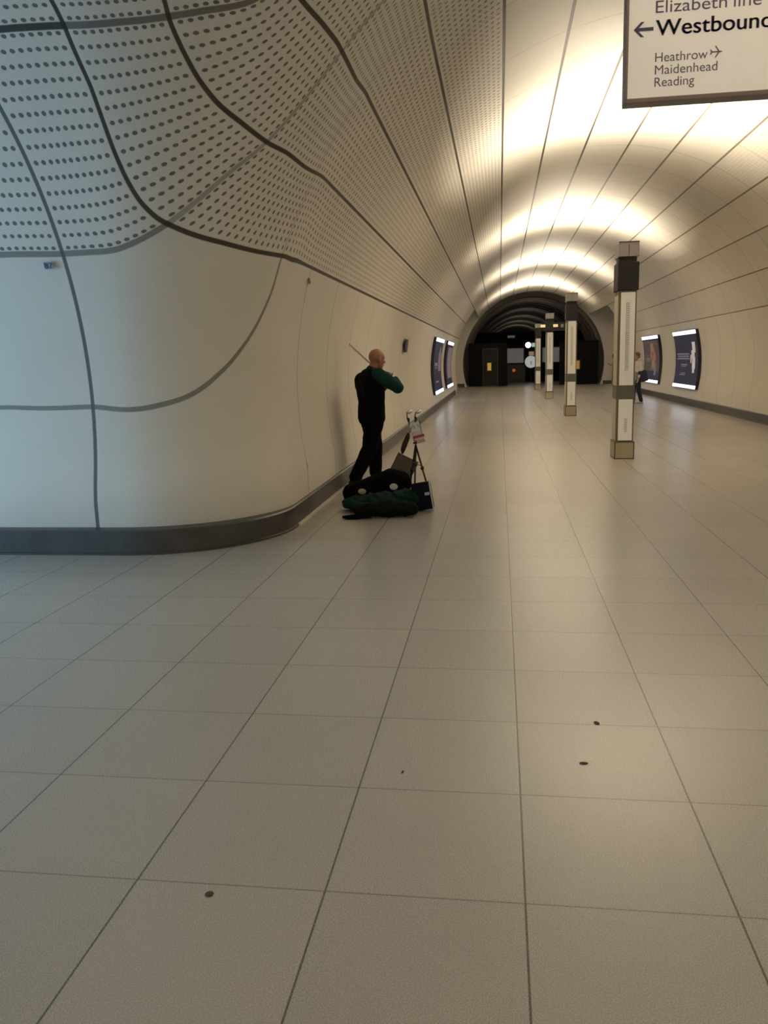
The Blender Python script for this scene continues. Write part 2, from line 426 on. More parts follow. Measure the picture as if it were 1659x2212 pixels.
# skirting: dark metal kick plate
KICK = None
def kick_mat():
    t = NT('dark_metal_kickplate')
    n = t.noise(6, 3, t.pos()); 
    t.set(t.b.inputs['Base Color'], t.mix(n, (0.085, 0.08, 0.078, 1), (0.14, 0.13, 0.125, 1)))
    t.b.inputs['Metallic'].default_value = 0.75; t.set(t.b.inputs['Roughness'], t.math('ADD', 0.34, t.math('MULTIPLY', n, 0.14)))
    return t.m
KICK = kick_mat()
def sweep(name, path, section, material):
    """section: list of (offset to the room side, z); path: list of (x, y)"""
    bm = bmesh.new(); rows = []
    for i, p in enumerate(path):
        a = Vector(path[max(i - 1, 0)]); b = Vector(path[min(i + 1, len(path) - 1)]); d = (b - a).normalized()
        n = Vector((-d.y, d.x))
        rows.append([bm.verts.new((p[0] + n.x * o, p[1] + n.y * o, z)) for o, z in section])
    k = len(section)
    for a, b in zip(rows, rows[1:]):
        for i in range(k):
            f = bm.faces.new((a[i], a[(i + 1) % k], b[(i + 1) % k], b[i]))
    bm.faces.new(rows[0]); bm.faces.new(rows[-1][::-1])
    return bmobj(name, bm, material)
KX, KY = -1.945, 6.445
arc = [(KX - FR + FR * cos(radians(a)), KY + FR - FR * sin(radians(a))) for a in range(0, 91, 3)]
path_l = [(KX, 37.6), (KX, 20), (KX, 9)] + arc + [(-5, KY), (-9, KY)]
path_l = path_l[::-1]          # walking so that the room lies on the left-hand normal
KSEC = [(0.008, 0.0), (0.008, 0.018), (0.0, 0.022), (0.0, 0.200), (-0.012, 0.212), (-0.20, 0.216), (-0.20, 0.0)]
def sw(name, path, flip=False):
    sec = [(-o if flip else o, z) for o, z in KSEC]
    return struct(sweep(name, path, sec, KICK))
sw('baseboard_left', path_l, flip=True)
sw('baseboard_right', [(2 * CX - KX, -3), (2 * CX - KX, 20), (2 * CX - KX, 37.6)])
# pale strip along the foot of the left kick plate
bm = bmesh.new()
for y0, y1 in ((7.72, 8.22), (8.24, 8.68), (8.70, 9.25), (9.27, 9.95), (9.97, 11.2)):
    box(bm, (KX + 0.014, (y0 + y1) / 2, 0.012), (0.026, y1 - y0, 0.022))
struct(bmobj('trim_1', bm, mat('pale_strip', (0.62, 0.58, 0.50), 0.5)))

# ---------------------------------------------------------------- the openings at the far end and the closed stretch beyond
PLAIN = mat('plain_pale_lining', (0.70, 0.67, 0.62), 0.6, var=0.04, scale=4)
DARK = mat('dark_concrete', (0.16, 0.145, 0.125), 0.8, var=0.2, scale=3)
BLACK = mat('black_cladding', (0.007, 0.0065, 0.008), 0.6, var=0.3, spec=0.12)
def ring_face(name, y, th0, th1, R0, R1, material, thick=0.25):
    bm = bmesh.new(); n = 40; g = []
    for i in range(n + 1):
        th = th0 + (th1 - th0) * i / n
        row = []
        for R, yy in ((R0, y), (R1, y), (R1, y + thick), (R0, y + thick)):
            x, z = main_point(th, R); row.append(bm.verts.new((x, yy, max(z, 0.0))))
        g.append(row)
    for a, b in zip(g, g[1:]):
        for k in range(4): 
            try: bm.faces.new((a[k], a[(k + 1) % 4], b[(k + 1) % 4], b[k]))
            except ValueError: pass
    for f in bm.faces: f.smooth = False
    return struct(bmobj(name, bm, material))
ring_face('wall_end_left', Y_END, -19, 60, RM - 0.005, 5.3, PLAIN)
ring_face('wall_end_right', Y_END, 199, 120, RM - 0.005, 5.3, PLAIN)
def recess(name, th0, th1):
    bm = bmesh.new(); n = 30; g = []
    for i in range(n + 1):
        th = th0 + (th1 - th0) * i / n
        x0, z0 = main_point(th, RM); x1, z1 = main_point(th, 5.2)
        g.append([bm.verts.new((x0, Y_OPEN, max(0, z0))), bm.verts.new((x1, Y_OPEN + 1.2, max(0, z1))), bm.verts.new((x1, Y_END, max(0, z1)))])
    for a, b in zip(g, g[1:]):
        for k in range(2): bm.faces.new((a[k], a[k + 1], b[k + 1], b[k])).smooth = True
    return struct(bmobj(name, bm, PLAIN))
recess('wall_recess_left', -19, TH_LOW); recess('wall_recess_right', 199, 180 - TH_LOW)
for nm, x0, x1 in (('baseboard_end_left', -3.3, KX - 0.02), ('baseboard_end_right', 2 * CX - KX + 0.02, 7.0)):
    bm = bmesh.new(); box(bm, ((x0 + x1) / 2, Y_END - 0.04, 0.1), (x1 - x0, 0.08, 0.2)); struct(bmobj(nm, bm, KICK))

# ribbed vault of the unlit stretch
bm = bmesh.new()
ys = []; y = Y_END + 0.02
while y < 118: ys += [(y, RM), (y + 0.9, RM), (y + 0.95, RM - 0.16), (y + 1.25, RM - 0.16), (y + 1.3, RM)]; y += 1.93
rows = []
for (y, R) in ys:
    rows.append([bm.verts.new((main_point(th, R)[0], y, max(0, main_point(th, R)[1]))) for th in range(-18, 199, 6)])
for a, b in zip(rows, rows[1:]):
    for k in range(len(a) - 1): bm.faces.new((a[k], a[k + 1], b[k + 1], b[k]))
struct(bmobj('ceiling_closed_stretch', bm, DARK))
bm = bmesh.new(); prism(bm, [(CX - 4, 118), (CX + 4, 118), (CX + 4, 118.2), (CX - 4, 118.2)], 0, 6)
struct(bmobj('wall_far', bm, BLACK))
def arch_block(name, x0, x1, y, top, thick=0.2):
    """black screen wall filling one side of the arch up to a height"""
    bm = bmesh.new(); pts = []
    prism(bm, [(x0, y), (x1, y), (x1, y + thick), (x0, y + thick)], 0, top)
    return struct(bmobj(name, bm, BLACK))
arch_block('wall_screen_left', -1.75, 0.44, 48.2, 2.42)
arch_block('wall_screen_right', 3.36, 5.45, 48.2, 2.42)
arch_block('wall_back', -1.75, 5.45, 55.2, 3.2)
for k in range(5):
    area('night_light', (CX, 52.5 + 9.65 * k, 3.3), (CX, 52.5 + 9.65 * k, 6), 0.3, 0.3, DIM_W * (1 + 0.3 * k), (1.0, 0.86, 0.68))
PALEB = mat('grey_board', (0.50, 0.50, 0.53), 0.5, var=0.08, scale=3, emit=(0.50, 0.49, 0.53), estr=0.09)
def flat_thing(name, label, cat, x0, x1, z0, z1, y, material, group=None, depth=0.05, frame=None):
    e = empty(name, ((x0 + x1) / 2, y, z0)); tag(e, label, cat, group)
    bm = bmesh.new(); box(bm, (0, 0, (z1 - z0) / 2), (x1 - x0, depth, z1 - z0), bevel=0.008); bmobj('panel', bm, material, e)
    if frame:
        bm = bmesh.new(); w, h = x1 - x0, z1 - z0
        for c, s in (((-w / 2, 0, h / 2), (0.05, depth + 0.03, h + 0.05)), ((w / 2, 0, h / 2), (0.05, depth + 0.03, h + 0.05)), ((0, 0, 0), (w + 0.05, depth + 0.03, 0.05)), ((0, 0, h), (w + 0.05, depth + 0.03, 0.05))): box(bm, c, s)
        bmobj('frame', bm, frame, e)
    return e
FRAME = mat('dark_frame', (0.05, 0.045, 0.04), 0.5)
flat_thing('noticeboard', 'pale grey board on the dark far wall, left of the round white sign', 'board', 0.47, 1.56, 1.22, 2.18, 55.14, PALEB, 'grey boards on the far wall', frame=FRAME)
flat_thing('noticeboard', 'pale grey board on the dark far wall, right of the round white sign', 'board', 2.72, 3.82, 1.22, 2.18, 55.14, PALEB, 'grey boards on the far wall', frame=FRAME)
flat_thing('door', 'dark grey door in the left black screen with a yellow notice', 'door', -0.93, -0.10, 0.03, 2.10, 48.16, mat('dark_door', (0.022, 0.021, 0.018), 0.5, spec=0.2), frame=FRAME)
YEL = mat('yellow_sign', (0.55, 0.36, 0.07), 0.5, emit=(0.75, 0.45, 0.08), estr=0.35)
ORG = mat('orange_sign', (0.5, 0.25, 0.05), 0.5, emit=(0.8, 0.36, 0.06), estr=0.25)
flat_thing('notice', 'small yellow lit notice on the dark door inside the far arch', 'sign', -0.70, -0.44, 0.87, 1.34, 48.10, YEL, depth=0.03, frame=FRAME)
flat_thing('notice', 'small orange lit notice on the right black screen beside the second totem', 'sign', 4.18, 4.46, 0.84, 1.34, 48.15, ORG, depth=0.03, frame=FRAME)
flat_thing('pale_sign', 'pale horizontal sign hung above the left grey board', 'lamp', 0.50, 1.0, 2.82, 3.0, 55.1, mat('dull_sign', (0.4, 0.36, 0.3), 0.5, emit=(0.5, 0.45, 0.36), estr=0.12), frame=FRAME)  # small hanging sign, not a lamp; its faint glow is added
flat_thing('screen', 'small greenish screen beside the bright round lamp on the far wall', 'screen', 2.03, 2.34, 2.2, 2.5, 55.12, mat('green_screen', (0.2, 0.3, 0.26), 0.3, emit=(0.45, 0.75, 0.62), estr=0.55), frame=FRAME)
flat_thing('notice', 'tiny ochre notice on the far wall above the round white sign', 'sign', 1.86, 2.22, 1.66, 1.96, 55.12, mat('ochre_sign', (0.4, 0.28, 0.16), 0.5, emit=(0.6, 0.42, 0.22), estr=0.3), depth=0.03, frame=FRAME)
flat_thing('vending_machine', 'dim machine front with a reddish glow below the left grey board', 'machine', 0.5, 1.62, 0.02, 1.12, 55.05, mat('brown_front', (0.06, 0.045, 0.035), 0.4), depth=0.3, frame=FRAME)
def disc(bm, c, r, depth, n=32, axis='Y'):
    a = [bm.verts.new((c[0] + r * cos(2 * pi * i / n), c[1], c[2] + r * sin(2 * pi * i / n))) for i in range(n)]
    b = [bm.verts.new((c[0] + r * cos(2 * pi * i / n), c[1] + depth, c[2] + r * sin(2 * pi * i / n))) for i in range(n)]
    for i in range(n): bm.faces.new((a[i], a[(i + 1) % n], b[(i + 1) % n], b[i]))
    bm.faces.new(a); bm.faces.new(b[::-1])
e = empty('indicator_lamp', (0.92, 54.855, 0.77)); tag(e, 'small orange-red glowing lamp on the dim machine at the far end', 'lamp')
bm = bmesh.new(); disc(bm, (0, 0, 0), 0.10, 0.02); bmobj('lens', bm, mat('red_glow', (0.4, 0.1, 0.05), 0.4, emit=(0.85, 0.2, 0.07), estr=0.35), e)
bm = bmesh.new(); disc(bm, (0, 0.01, 0), 0.15, 0.03); bmobj('housing', bm, mat('red_dim', (0.14, 0.05, 0.03), 0.5), e)
e = empty('wall_lamp', (1.83, 55.05, 2.35)); tag(e, 'bright white round lamp on the dark far wall', 'lamp')
bm = bmesh.new(); disc(bm, (0, 0, 0), 0.17, 0.04); bmobj('lens', bm, mat('white_lamp', (1, 1, 1), 0.4, emit=(1.0, 0.93, 1.0), estr=6.0), e)
bm = bmesh.new(); disc(bm, (0, 0.03, 0), 0.21, 0.1); bmobj('housing', bm, FRAME, e)
e = empty('round_sign', (2.0, 54.9, 1.28)); tag(e, 'round white sign with a dark letter mark on a thin post by the far wall', 'sign')
bm = bmesh.new(); disc(bm, (0, 0, 0), 0.38, 0.05, 40); bmobj('panel', bm, mat('white_disc', (0.75, 0.78, 0.74), 0.5, emit=(0.75, 0.78, 0.74), estr=0.40), e)
bm = bmesh.new(); text_mesh(bm, 'E', -0.02, -0.16, height=0.30, y=-0.006); bmobj('lettering', bm, FRAME, e)
bm = bmesh.new(); tube(bm, [(0, 0.08, -1.28), (0, 0.08, 0.2)], 0.03); bmobj('post', bm, FRAME, e)

# ---------------------------------------------------------------- totems with uplights
T_CORE = mat('totem_bronze_frame', (0.20, 0.165, 0.115), 0.45, 0.2, var=0.08)
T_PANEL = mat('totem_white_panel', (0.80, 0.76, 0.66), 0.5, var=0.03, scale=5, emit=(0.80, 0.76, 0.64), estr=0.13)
T_SIDE = mat('totem_side_panel', (0.62, 0.58, 0.49), 0.5, var=0.04, scale=5)
T_BAND = mat('totem_grey_band', (0.165, 0.155, 0.125), 0.5, var=0.06)
T_BASE = mat('totem_stone_base', (0.50, 0.43, 0.30), 0.5, var=0.08, scale=12)
T_BLACK = mat('totem_black_head', (0.014, 0.012, 0.012), 0.45, var=0.2)
T_CAP = mat('totem_grey_cap', (0.36, 0.34, 0.32), 0.5, 0.2, var=0.06)
T_PRINT = mat('totem_grey_print', (0.50, 0.48, 0.42), 0.6, var=0.1, scale=40)
LENS = mat('uplight_lens', (0.9, 0.9, 0.9), 0.4, emit=(1, 0.9, 0.7), estr=3.0)
def obj_box(name, parent, c, s, material, bevel=0.0):
    bm = bmesh.new(); box(bm, c, s, bevel=bevel); return bmobj(name, bm, material, parent)
def make_totem():
    t = empty('uplight_totem', (0, 0, 0))
    hw, hd = 0.128, 0.21                       # half width, half depth of the shaft
    b = obj_box('base', t, (0, 0, 0.13), (0.285, 0.47, 0.26), T_BASE, 0.006)
    bm = bmesh.new()
    for sx in (-1, 1):
        for sy in (-1, 1): box(bm, (sx * 0.139, sy * 0.231, 0.13), (0.014, 0.014, 0.262))
    for sy in (-1, 1): box(bm, (0, sy * 0.2345, 0.256), (0.288, 0.008, 0.010)); box(bm, (0, sy * 0.2345, 0.006), (0.288, 0.008, 0.012))
    for sx in (-1, 1): box(bm, (sx * 0.142, 0, 0.256), (0.008, 0.47, 0.010)); box(bm, (sx * 0.142, 0, 0.006), (0.008, 0.47, 0.012))
    bmobj('base_trim', bm, mat('totem_dark_trim', (0.07, 0.055, 0.035), 0.5), b)
    obj_box('shaft', t, (0, 0, 1.37), (2 * hw, 2 * hd, 2.22), T_CORE, 0.004)
    for sy in (-1, 1):
        for z0, z1 in ((0.28, 0.895), (1.105, 2.455)):
            p = obj_box('front_panel', t, (0.006, sy * (hd + 0.003), (z0 + z1) / 2), (0.205, 0.012, z1 - z0), T_PANEL, 0.002)
            bm = bmesh.new()
            if z0 > 1:
                for k in range(38):
                    w = 0.035 + 0.02 * random.random()
                    box(bm, (0.012, sy * (hd + 0.0105), 2.30 - k * 0.026), (w, 0.003, 0.012))
                box(bm, (-0.016, sy * (hd + 0.0105), 1.81), (0.006, 0.003, 1.0))
            else:
                for k in range(8): box(bm, (0.012, sy * (hd + 0.0105), 0.60 - k * 0.026), (0.045, 0.003, 0.012))
            bmobj('printed_list', bm, T_PRINT, p)
    for sx in (-1, 1):
        for z0, z1 in ((0.28, 0.895), (1.105, 2.42)):
            obj_box('side_panel', t, (sx * (hw + 0.002), 0, (z0 + z1) / 2), (0.010, 2 * hd - 0.05, z1 - z0), T_SIDE, 0.002)
    obj_box('band', t, (0, 0, 1.0), (2 * hw + 0.012, 2 * hd + 0.014, 0.195), T_BAND, 0.003)
    bm = bmesh.new(); box(bm, (0, 0, 2.685), (0.30, 0.47, 0.40), bevel=0.006)
    bmobj('head', bm, T_BLACK, t)
    bm = bmesh.new()
    prism(bm, [(-0.13, -0.12), (-0.07, -0.20), (0.07, -0.20), (0.13, -0.12), (0.13, 0.12), (0.07, 0.20), (-0.07, 0.20), (-0.13, 0.12)], 2.88, 2.965)
    bmobj('neck', bm, T_BLACK, t)
    cap = obj_box('cap', t, (0, 0, 3.06), (0.29, 0.46, 0.20), T_CAP, 0.006)
    bm = bmesh.new(); box(bm, (0.0, -0.232, 3.05), (0.006, 0.004, 0.16)); box(bm, (0, -0.232, 3.165), (0.29, 0.006, 0.012)); bmobj('cap_seam', bm, T_BLACK, cap)
    obj_box('lens', t, (0, 0, 3.163), (0.24, 0.40, 0.012), LENS)
    return t
def copy_tree(o, parent=None):
    c = o.copy(); COL.objects.link(c)
    if parent: c.parent = parent
    for ch in [k for k in bpy.data.objects if k.parent == o]: copy_tree(ch, c)
    return c
proto = make_totem()
TL = ['nearest white-panelled totem with black head and grey cap standing on the tiles',
      'second white-panelled totem along the tunnel, standing in front of the dark arch',
      'third totem, slim and pale, with small yellow lit signs beside its black head',
      'farthest totem, slim and pale, partly hiding the round white sign']
TX, TY0, TP = 1.868, 12.9 + 0.21, 9.65
for k in range(4):
    t = proto if k == 0 else copy_tree(proto)
    t.location = (TX, TY0 + TP * k, 0)
    tag(t, TL[k], 'totem', 'uplight totems down the middle of the tunnel')
for k in (-2, -1, 0, 1, 2, 3):
    area('uplight', (TX, TY0 + TP * k, 3.19), (TX, TY0 + TP * k, 6), 0.24, 0.40, UPLIGHT_W * {-2: FAR_K, -1: NEAR_K}.get(k, 1), UPLIGHT_C, 151)

# black arm sign with yellow panels fixed to the third totem
e = empty('arm_sign', (TX, 32.145, 2.56)); tag(e, 'black cross-arm sign with two small yellow lit squares on third totem', 'sign')
obj_box('arm', e, (0.12, 0, 0.10), (0.86, 0.06, 0.30), T_BLACK, 0.004)
for x in (-0.26, 0.20): obj_box('lit_square', e, (x, -0.035, 0.135), (0.17, 0.02, 0.10), mat('yellow_square', (0.7, 0.55, 0.3), 0.5, emit=(0.9, 0.68, 0.32), estr=0.7))
obj_box('camera_pod', e, (0.44, -0.03, 0.12), (0.10, 0.10, 0.12), T_CAP, 0.01)

# ---------------------------------------------------------------- curved poster screens on the side walls
P_FRAME = mat('poster_black_case', (0.012, 0.012, 0.022), 0.3, var=0.1)
P_DARK = mat('poster_dark_screen', (0.018, 0.019, 0.03), 0.25, var=0.3, scale=2, emit=(0.10, 0.10, 0.18), estr=0.16)
P_BAR = mat('poster_light_bar', (0.9, 0.95, 1.0), 0.4, emit=(0.72, 0.83, 1.0), estr=5.5)
def curved(bm, side, y0, y1, z0, z1, off0, off1, n=14):
    """slab following the wall's curve, between two distances off the wall"""
    g = []
    a0 = degrees(math.asin((z0 - CZ) / RM)); a1 = degrees(math.asin((z1 - CZ) / RM))
    for i in range(n + 1):
        th = a0 + (a1 - a0) * i / n
        row = []
        for R, y in ((RM - off1, y0), (RM - off1, y1), (RM - off0, y1), (RM - off0, y0)):
            x, z = main_point(th, R)
            if side > 0: x = 2 * CX - x
            row.append(bm.verts.new((x, y, z)))
        g.append(row)
    for a, b in zip(g, g[1:]):
        for k in range(4): bm.faces.new((a[k], a[(k + 1) % 4], b[(k + 1) % 4], b[k]))
    bm.faces.new(g[0]); bm.faces.new(g[-1][::-1])
def screen(side, y0, y1, label, art):
    x0 = (main_point(0)[0] if side < 0 else 2 * CX - main_point(0)[0])
    e = empty('poster_screen', (x0, (y0 + y1) / 2, 0.5)); tag(e, label, 'poster', 'curved advertising screens on the tunnel walls')
    off = Vector((-x0, -(y0 + y1) / 2, -0.5))
    def add(name, material, parts, parent=e):
        bm = bmesh.new()
        for a in parts: curved(bm, side, *a)
        bmesh.ops.translate(bm, vec=off, verts=bm.verts)
        o = bmobj(name, bm, material, e)
        if parent is not e: o.parent = parent
        return o
    add('case', P_FRAME, [(y0, y1, 0.50, 2.24, 0.002, 0.085)])
    s = add('screen', P_DARK, [(y0 + 0.06, y1 - 0.06, 0.60, 2.14, 0.085, 0.093)])
    add('light_bar', P_BAR, [(y0 + 0.03, y1 - 0.03, 2.135, 2.235, 0.087, 0.10)])
    add('light_bar', P_BAR, [(y0 + 0.03, y1 - 0.03, 0.505, 0.595, 0.087, 0.10)])
    for gi, (nm, material, rects) in enumerate(art):
        add(nm, material, [(y0 + (y1 - y0) * a, y0 + (y1 - y0) * b, 0.5 + 1.74 * c, 0.5 + 1.74 * d, 0.0935, 0.0955 + 0.0015 * gi + 0.0004 * i, 6) for i, (a, b, c, d) in enumerate(rects)], s)
A_PALE = mat('art_pale', (0.5, 0.46, 0.45), 0.4, emit=(0.55, 0.48, 0.46), estr=0.45)
A_GREY = mat('art_grey', (0.10, 0.10, 0.12), 0.4, emit=(0.16, 0.16, 0.19), estr=0.5)
A_BROWN = mat('art_brown', (0.06, 0.04, 0.03), 0.4, emit=(0.20, 0.13, 0.085), estr=0.32, var=0.4, scale=4)
A_TAN = mat('art_tan', (0.10, 0.07, 0.045), 0.4, emit=(0.26, 0.18, 0.11), estr=0.5, var=0.3, scale=6)
A_DUSK = mat('art_dusk', (0.03, 0.022, 0.025), 0.4, emit=(0.12, 0.08, 0.08), estr=0.4, var=0.3, scale=6)
A_RED = mat('art_red', (0.22, 0.07, 0.05), 0.4, emit=(0.3, 0.09, 0.07), estr=0.5)
A_MAUVE = mat('art_mauve', (0.12, 0.08, 0.10), 0.4, emit=(0.2, 0.13, 0.16), estr=0.5, var=0.3, scale=5)
screen(1, 25.2, 28.35, 'curved dark screen on the right wall with a pale figure, nearer of that pair',
       [('pale_figure', A_PALE, [(0.10, 0.22, 0.62, 0.80), (0.14, 0.26, 0.52, 0.66), (0.12, 0.24, 0.34, 0.54), (0.14, 0.22, 0.27, 0.36), (0.27, 0.31, 0.44, 0.58)]),
        ('text_block', A_GREY, [(0.34, 0.90, 0.50, 0.53), (0.38, 0.86, 0.545, 0.57), (0.36, 0.90, 0.585, 0.61), (0.44, 0.72, 0.40, 0.42), (0.48, 0.7, 0.375, 0.39), (0.52, 0.76, 0.22, 0.235), (0.50, 0.72, 0.25, 0.262)])])
screen(1, 31.05, 34.3, 'curved brown screen on the right wall behind the walking person, farther of that pair',
       [('backdrop_art', A_BROWN, [(0.05, 0.95, 0.25, 0.9)]), ('red_shape', A_RED, [(0.22, 0.40, 0.48, 0.62), (0.28, 0.36, 0.62, 0.70)]), ('tan_figure', A_TAN, [(0.30, 0.46, 0.30, 0.50), (0.34, 0.52, 0.66, 0.84), (0.46, 0.54, 0.5, 0.68)]), ('dark_shape', A_DUSK, [(0.56, 0.92, 0.60, 0.86)]), ('dark_shape', A_DUSK, [(0.60, 0.92, 0.27, 0.44)]), ('dark_shape', A_DUSK, [(0.08, 0.20, 0.3, 0.8)]),
        ('text_block', A_GREY, [(0.58, 0.84, 0.50, 0.53), (0.62, 0.80, 0.46, 0.48)]), ('pale_line', A_MAUVE, [(0.20, 0.30, 0.16, 0.40)])])
screen(-1, 25.2, 28.5, 'curved dark screen on the left wall beyond the violinist, nearer of that pair',
       [('pale_figure', A_MAUVE, [(0.55, 0.90, 0.40, 0.75), (0.62, 0.8, 0.75, 0.85)]), ('text_block', A_GREY, [(0.12, 0.45, 0.5, 0.56), (0.15, 0.4, 0.46, 0.48), (0.2, 0.5, 0.2, 0.23)])])
screen(-1, 31.05, 34.5, 'curved mauve screen on the left wall, farther of that pair by the dark arch',
       [('backdrop_art', A_MAUVE, [(0.2, 0.9, 0.2, 0.88)]), ('pale_streak', A_GREY, [(0.55, 0.7, 0.35, 0.85)]), ('pale_streak', A_GREY, [(0.3, 0.4, 0.45, 0.7)])])

# ---------------------------------------------------------------- hanging direction sign
def hanging_sign():
    Y = 4.5; x0, x1, z0, z1 = 0.612, 2.55, 2.766, 3.30
    e = empty('direction_sign', (x0, Y, z0))
    tag(e, 'hanging white direction sign reading Elizabeth line Westbound with a left arrow', 'sign')
    w, h = x1 - x0, z1 - z0
    obj_box('panel', e, (w / 2, 0, h / 2), (w - 0.01, 0.075, h - 0.01), mat('sign_white', (0.78, 0.74, 0.68), 0.5, var=0.02, emit=(0.78, 0.72, 0.64), estr=0.20))  # faint emission added to brighten the sign's unlit face
    bm = bmesh.new()
    for c, s in (((w / 2, 0, 0.0), (w + 0.012, 0.095, 0.022)), ((w / 2, 0, h), (w + 0.012, 0.095, 0.022)), ((0, 0, h / 2), (0.014, 0.095, h)), ((w, 0, h / 2), (0.014, 0.095, h))): box(bm, c, s, bevel=0.003)
    bmobj('frame', bm, mat('sign_frame', (0.20, 0.155, 0.14), 0.45, 0.3), e)
    bm = bmesh.new(); box(bm, (w / 2, -0.0382, h - 0.035), (w - 0.02, 0.002, 0.045)); bmobj('purple_band', bm, mat('sign_purple', (0.11, 0.07, 0.17), 0.5), e)
    yy = -0.0385
    dark = mat('sign_lettering', (0.070, 0.056, 0.105), 0.6)
    for s, xx, ww in (('Elizabeth', 0.742, 0.325), ('line', 1.098, 0.124)):
        bm = bmesh.new(); text_mesh(bm, s, xx - x0, 3.157 - z0 - 0.004, width=ww, height=0.078, y=yy); bmobj('line_name', bm, mat('sign_lettering_violet', (0.12, 0.09, 0.17), 0.6), e)
    bm = bmesh.new(); text_mesh(bm, 'Westbound', 0.746 - x0, 3.052 - z0, width=0.525, height=0.100, y=yy)
    for dx in (0.0022, -0.0022):
        text_mesh(bm, 'Westbound', 0.746 - x0 + dx, 3.052 - z0 + 0.0012, width=0.525, height=0.100, y=yy - 0.0002)
    bmobj('direction_name', bm, dark, e)
    bm = bmesh.new()
    for s, z in (('Heathrow', 2.942), ('Maidenhead', 2.886), ('Reading', 2.831)):
        text_mesh(bm, s, 0.746 - x0, z - z0 - 0.006, width={'Heathrow': 0.242, 'Maidenhead': 0.289, 'Reading': 0.185}[s], height=0.060, y=yy)
    bmobj('destinations', bm, mat('sign_lettering_grey', (0.14, 0.115, 0.15), 0.6), e)
    # aeroplane symbol
    bm = bmesh.new(); cx, cz = 1.028 - x0, 2.962 - z0
    def poly(pts):
        f = bm.faces.new([bm.verts.new((cx + a, yy, cz + b)) for a, b in pts])
    poly([(-0.026, -0.003), (0.020, -0.003), (0.028, 0.0), (0.020, 0.003), (-0.026, 0.003)])
    poly([(0.006, 0.003), (-0.008, 0.026), (-0.002, 0.026), (0.014, 0.003)]); poly([(0.006, -0.003), (0.014, -0.003), (-0.002, -0.026), (-0.008, -0.026)])
    poly([(-0.026, 0.002), (-0.030, 0.012), (-0.025, 0.012), (-0.018, 0.002)]); poly([(-0.026, -0.002), (-0.018, -0.002), (-0.025, -0.012), (-0.030, -0.012)])
    bmobj('plane_symbol', bm, mat('sign_lettering_grey', (0.14, 0.115, 0.15), 0.6), e)
    bm = bmesh.new(); cx, cz = 0.688 - x0, 3.085 - z0
    poly([(-0.046, 0.0), (-0.012, 0.034), (0.004, 0.034), (-0.022, 0.008), (0.046, 0.008), (0.046, -0.008), (-0.022, -0.008), (0.004, -0.034), (-0.012, -0.034)])
    bmobj('arrow', bm, dark, e)
    for x in (0.35, w - 0.35):
        zt = CZ + sqrt(RM ** 2 - (x0 + x - CX) ** 2)
        bm = bmesh.new(); tube(bm, [(x, 0, h), (x, 0, zt - z0 + 0.02)], 0.018); bmobj('hanger', bm, mat('steel', (0.4, 0.38, 0.36), 0.35, 0.8), e)
hanging_sign()

# ---------------------------------------------------------------- small marks on the left wall
e = empty('wall_label', (-3.552, 6.415, 2.372)); tag(e, 'tiny dark blue printed label on the bluish corner panel', 'label')
e.rotation_euler = (radians(24), 0, 0)
bm = bmesh.new(); text_mesh(bm, '87', -0.038, -0.02, width=0.072, height=0.062, y=-0.004)
bmobj('lettering', bm, mat('label_blue', (0.012, 0.02, 0.10), 0.5), e)
obj_box('backing', e, (-0.003, 0.004, 0.0), (0.076, 0.006, 0.058), mat('label_back', (0.36, 0.38, 0.44), 0.5))
e = empty('wall_tag', (-1.872, 8.35, 2.36)); tag(e, 'small grey tag just under the cornice joint on the left wall', 'label')
bm = bmesh.new(); box(bm, (0, 0, 0), (0.012, 0.05, 0.055), bevel=0.003); bmobj('plate', bm, mat('grey_tag', (0.16, 0.14, 0.13), 0.5), e)
bm = bmesh.new(); box(bm, (0.007, 0, -0.01), (0.004, 0.03, 0.012)); bmobj('mark', bm, FRAME, e)
e = empty('projecting_sign', (-2.0, 17.7, 1.74)); tag(e, 'small dark vertical sign on the left wall between violinist and screens', 'sign')
bm = bmesh.new(); box(bm, (0.035, 0, 0.13), (0.03, 0.42, 0.27), Matrix.Rotation(radians(8), 4, 'Y'), 0.006); bmobj('plate', bm, mat('navy_plate', (0.03, 0.025, 0.05), 0.4), e)
bm = bmesh.new(); box(bm, (0.010, 0, 0.13), (0.05, 0.06, 0.06)); bmobj('bracket', bm, FRAME, e)

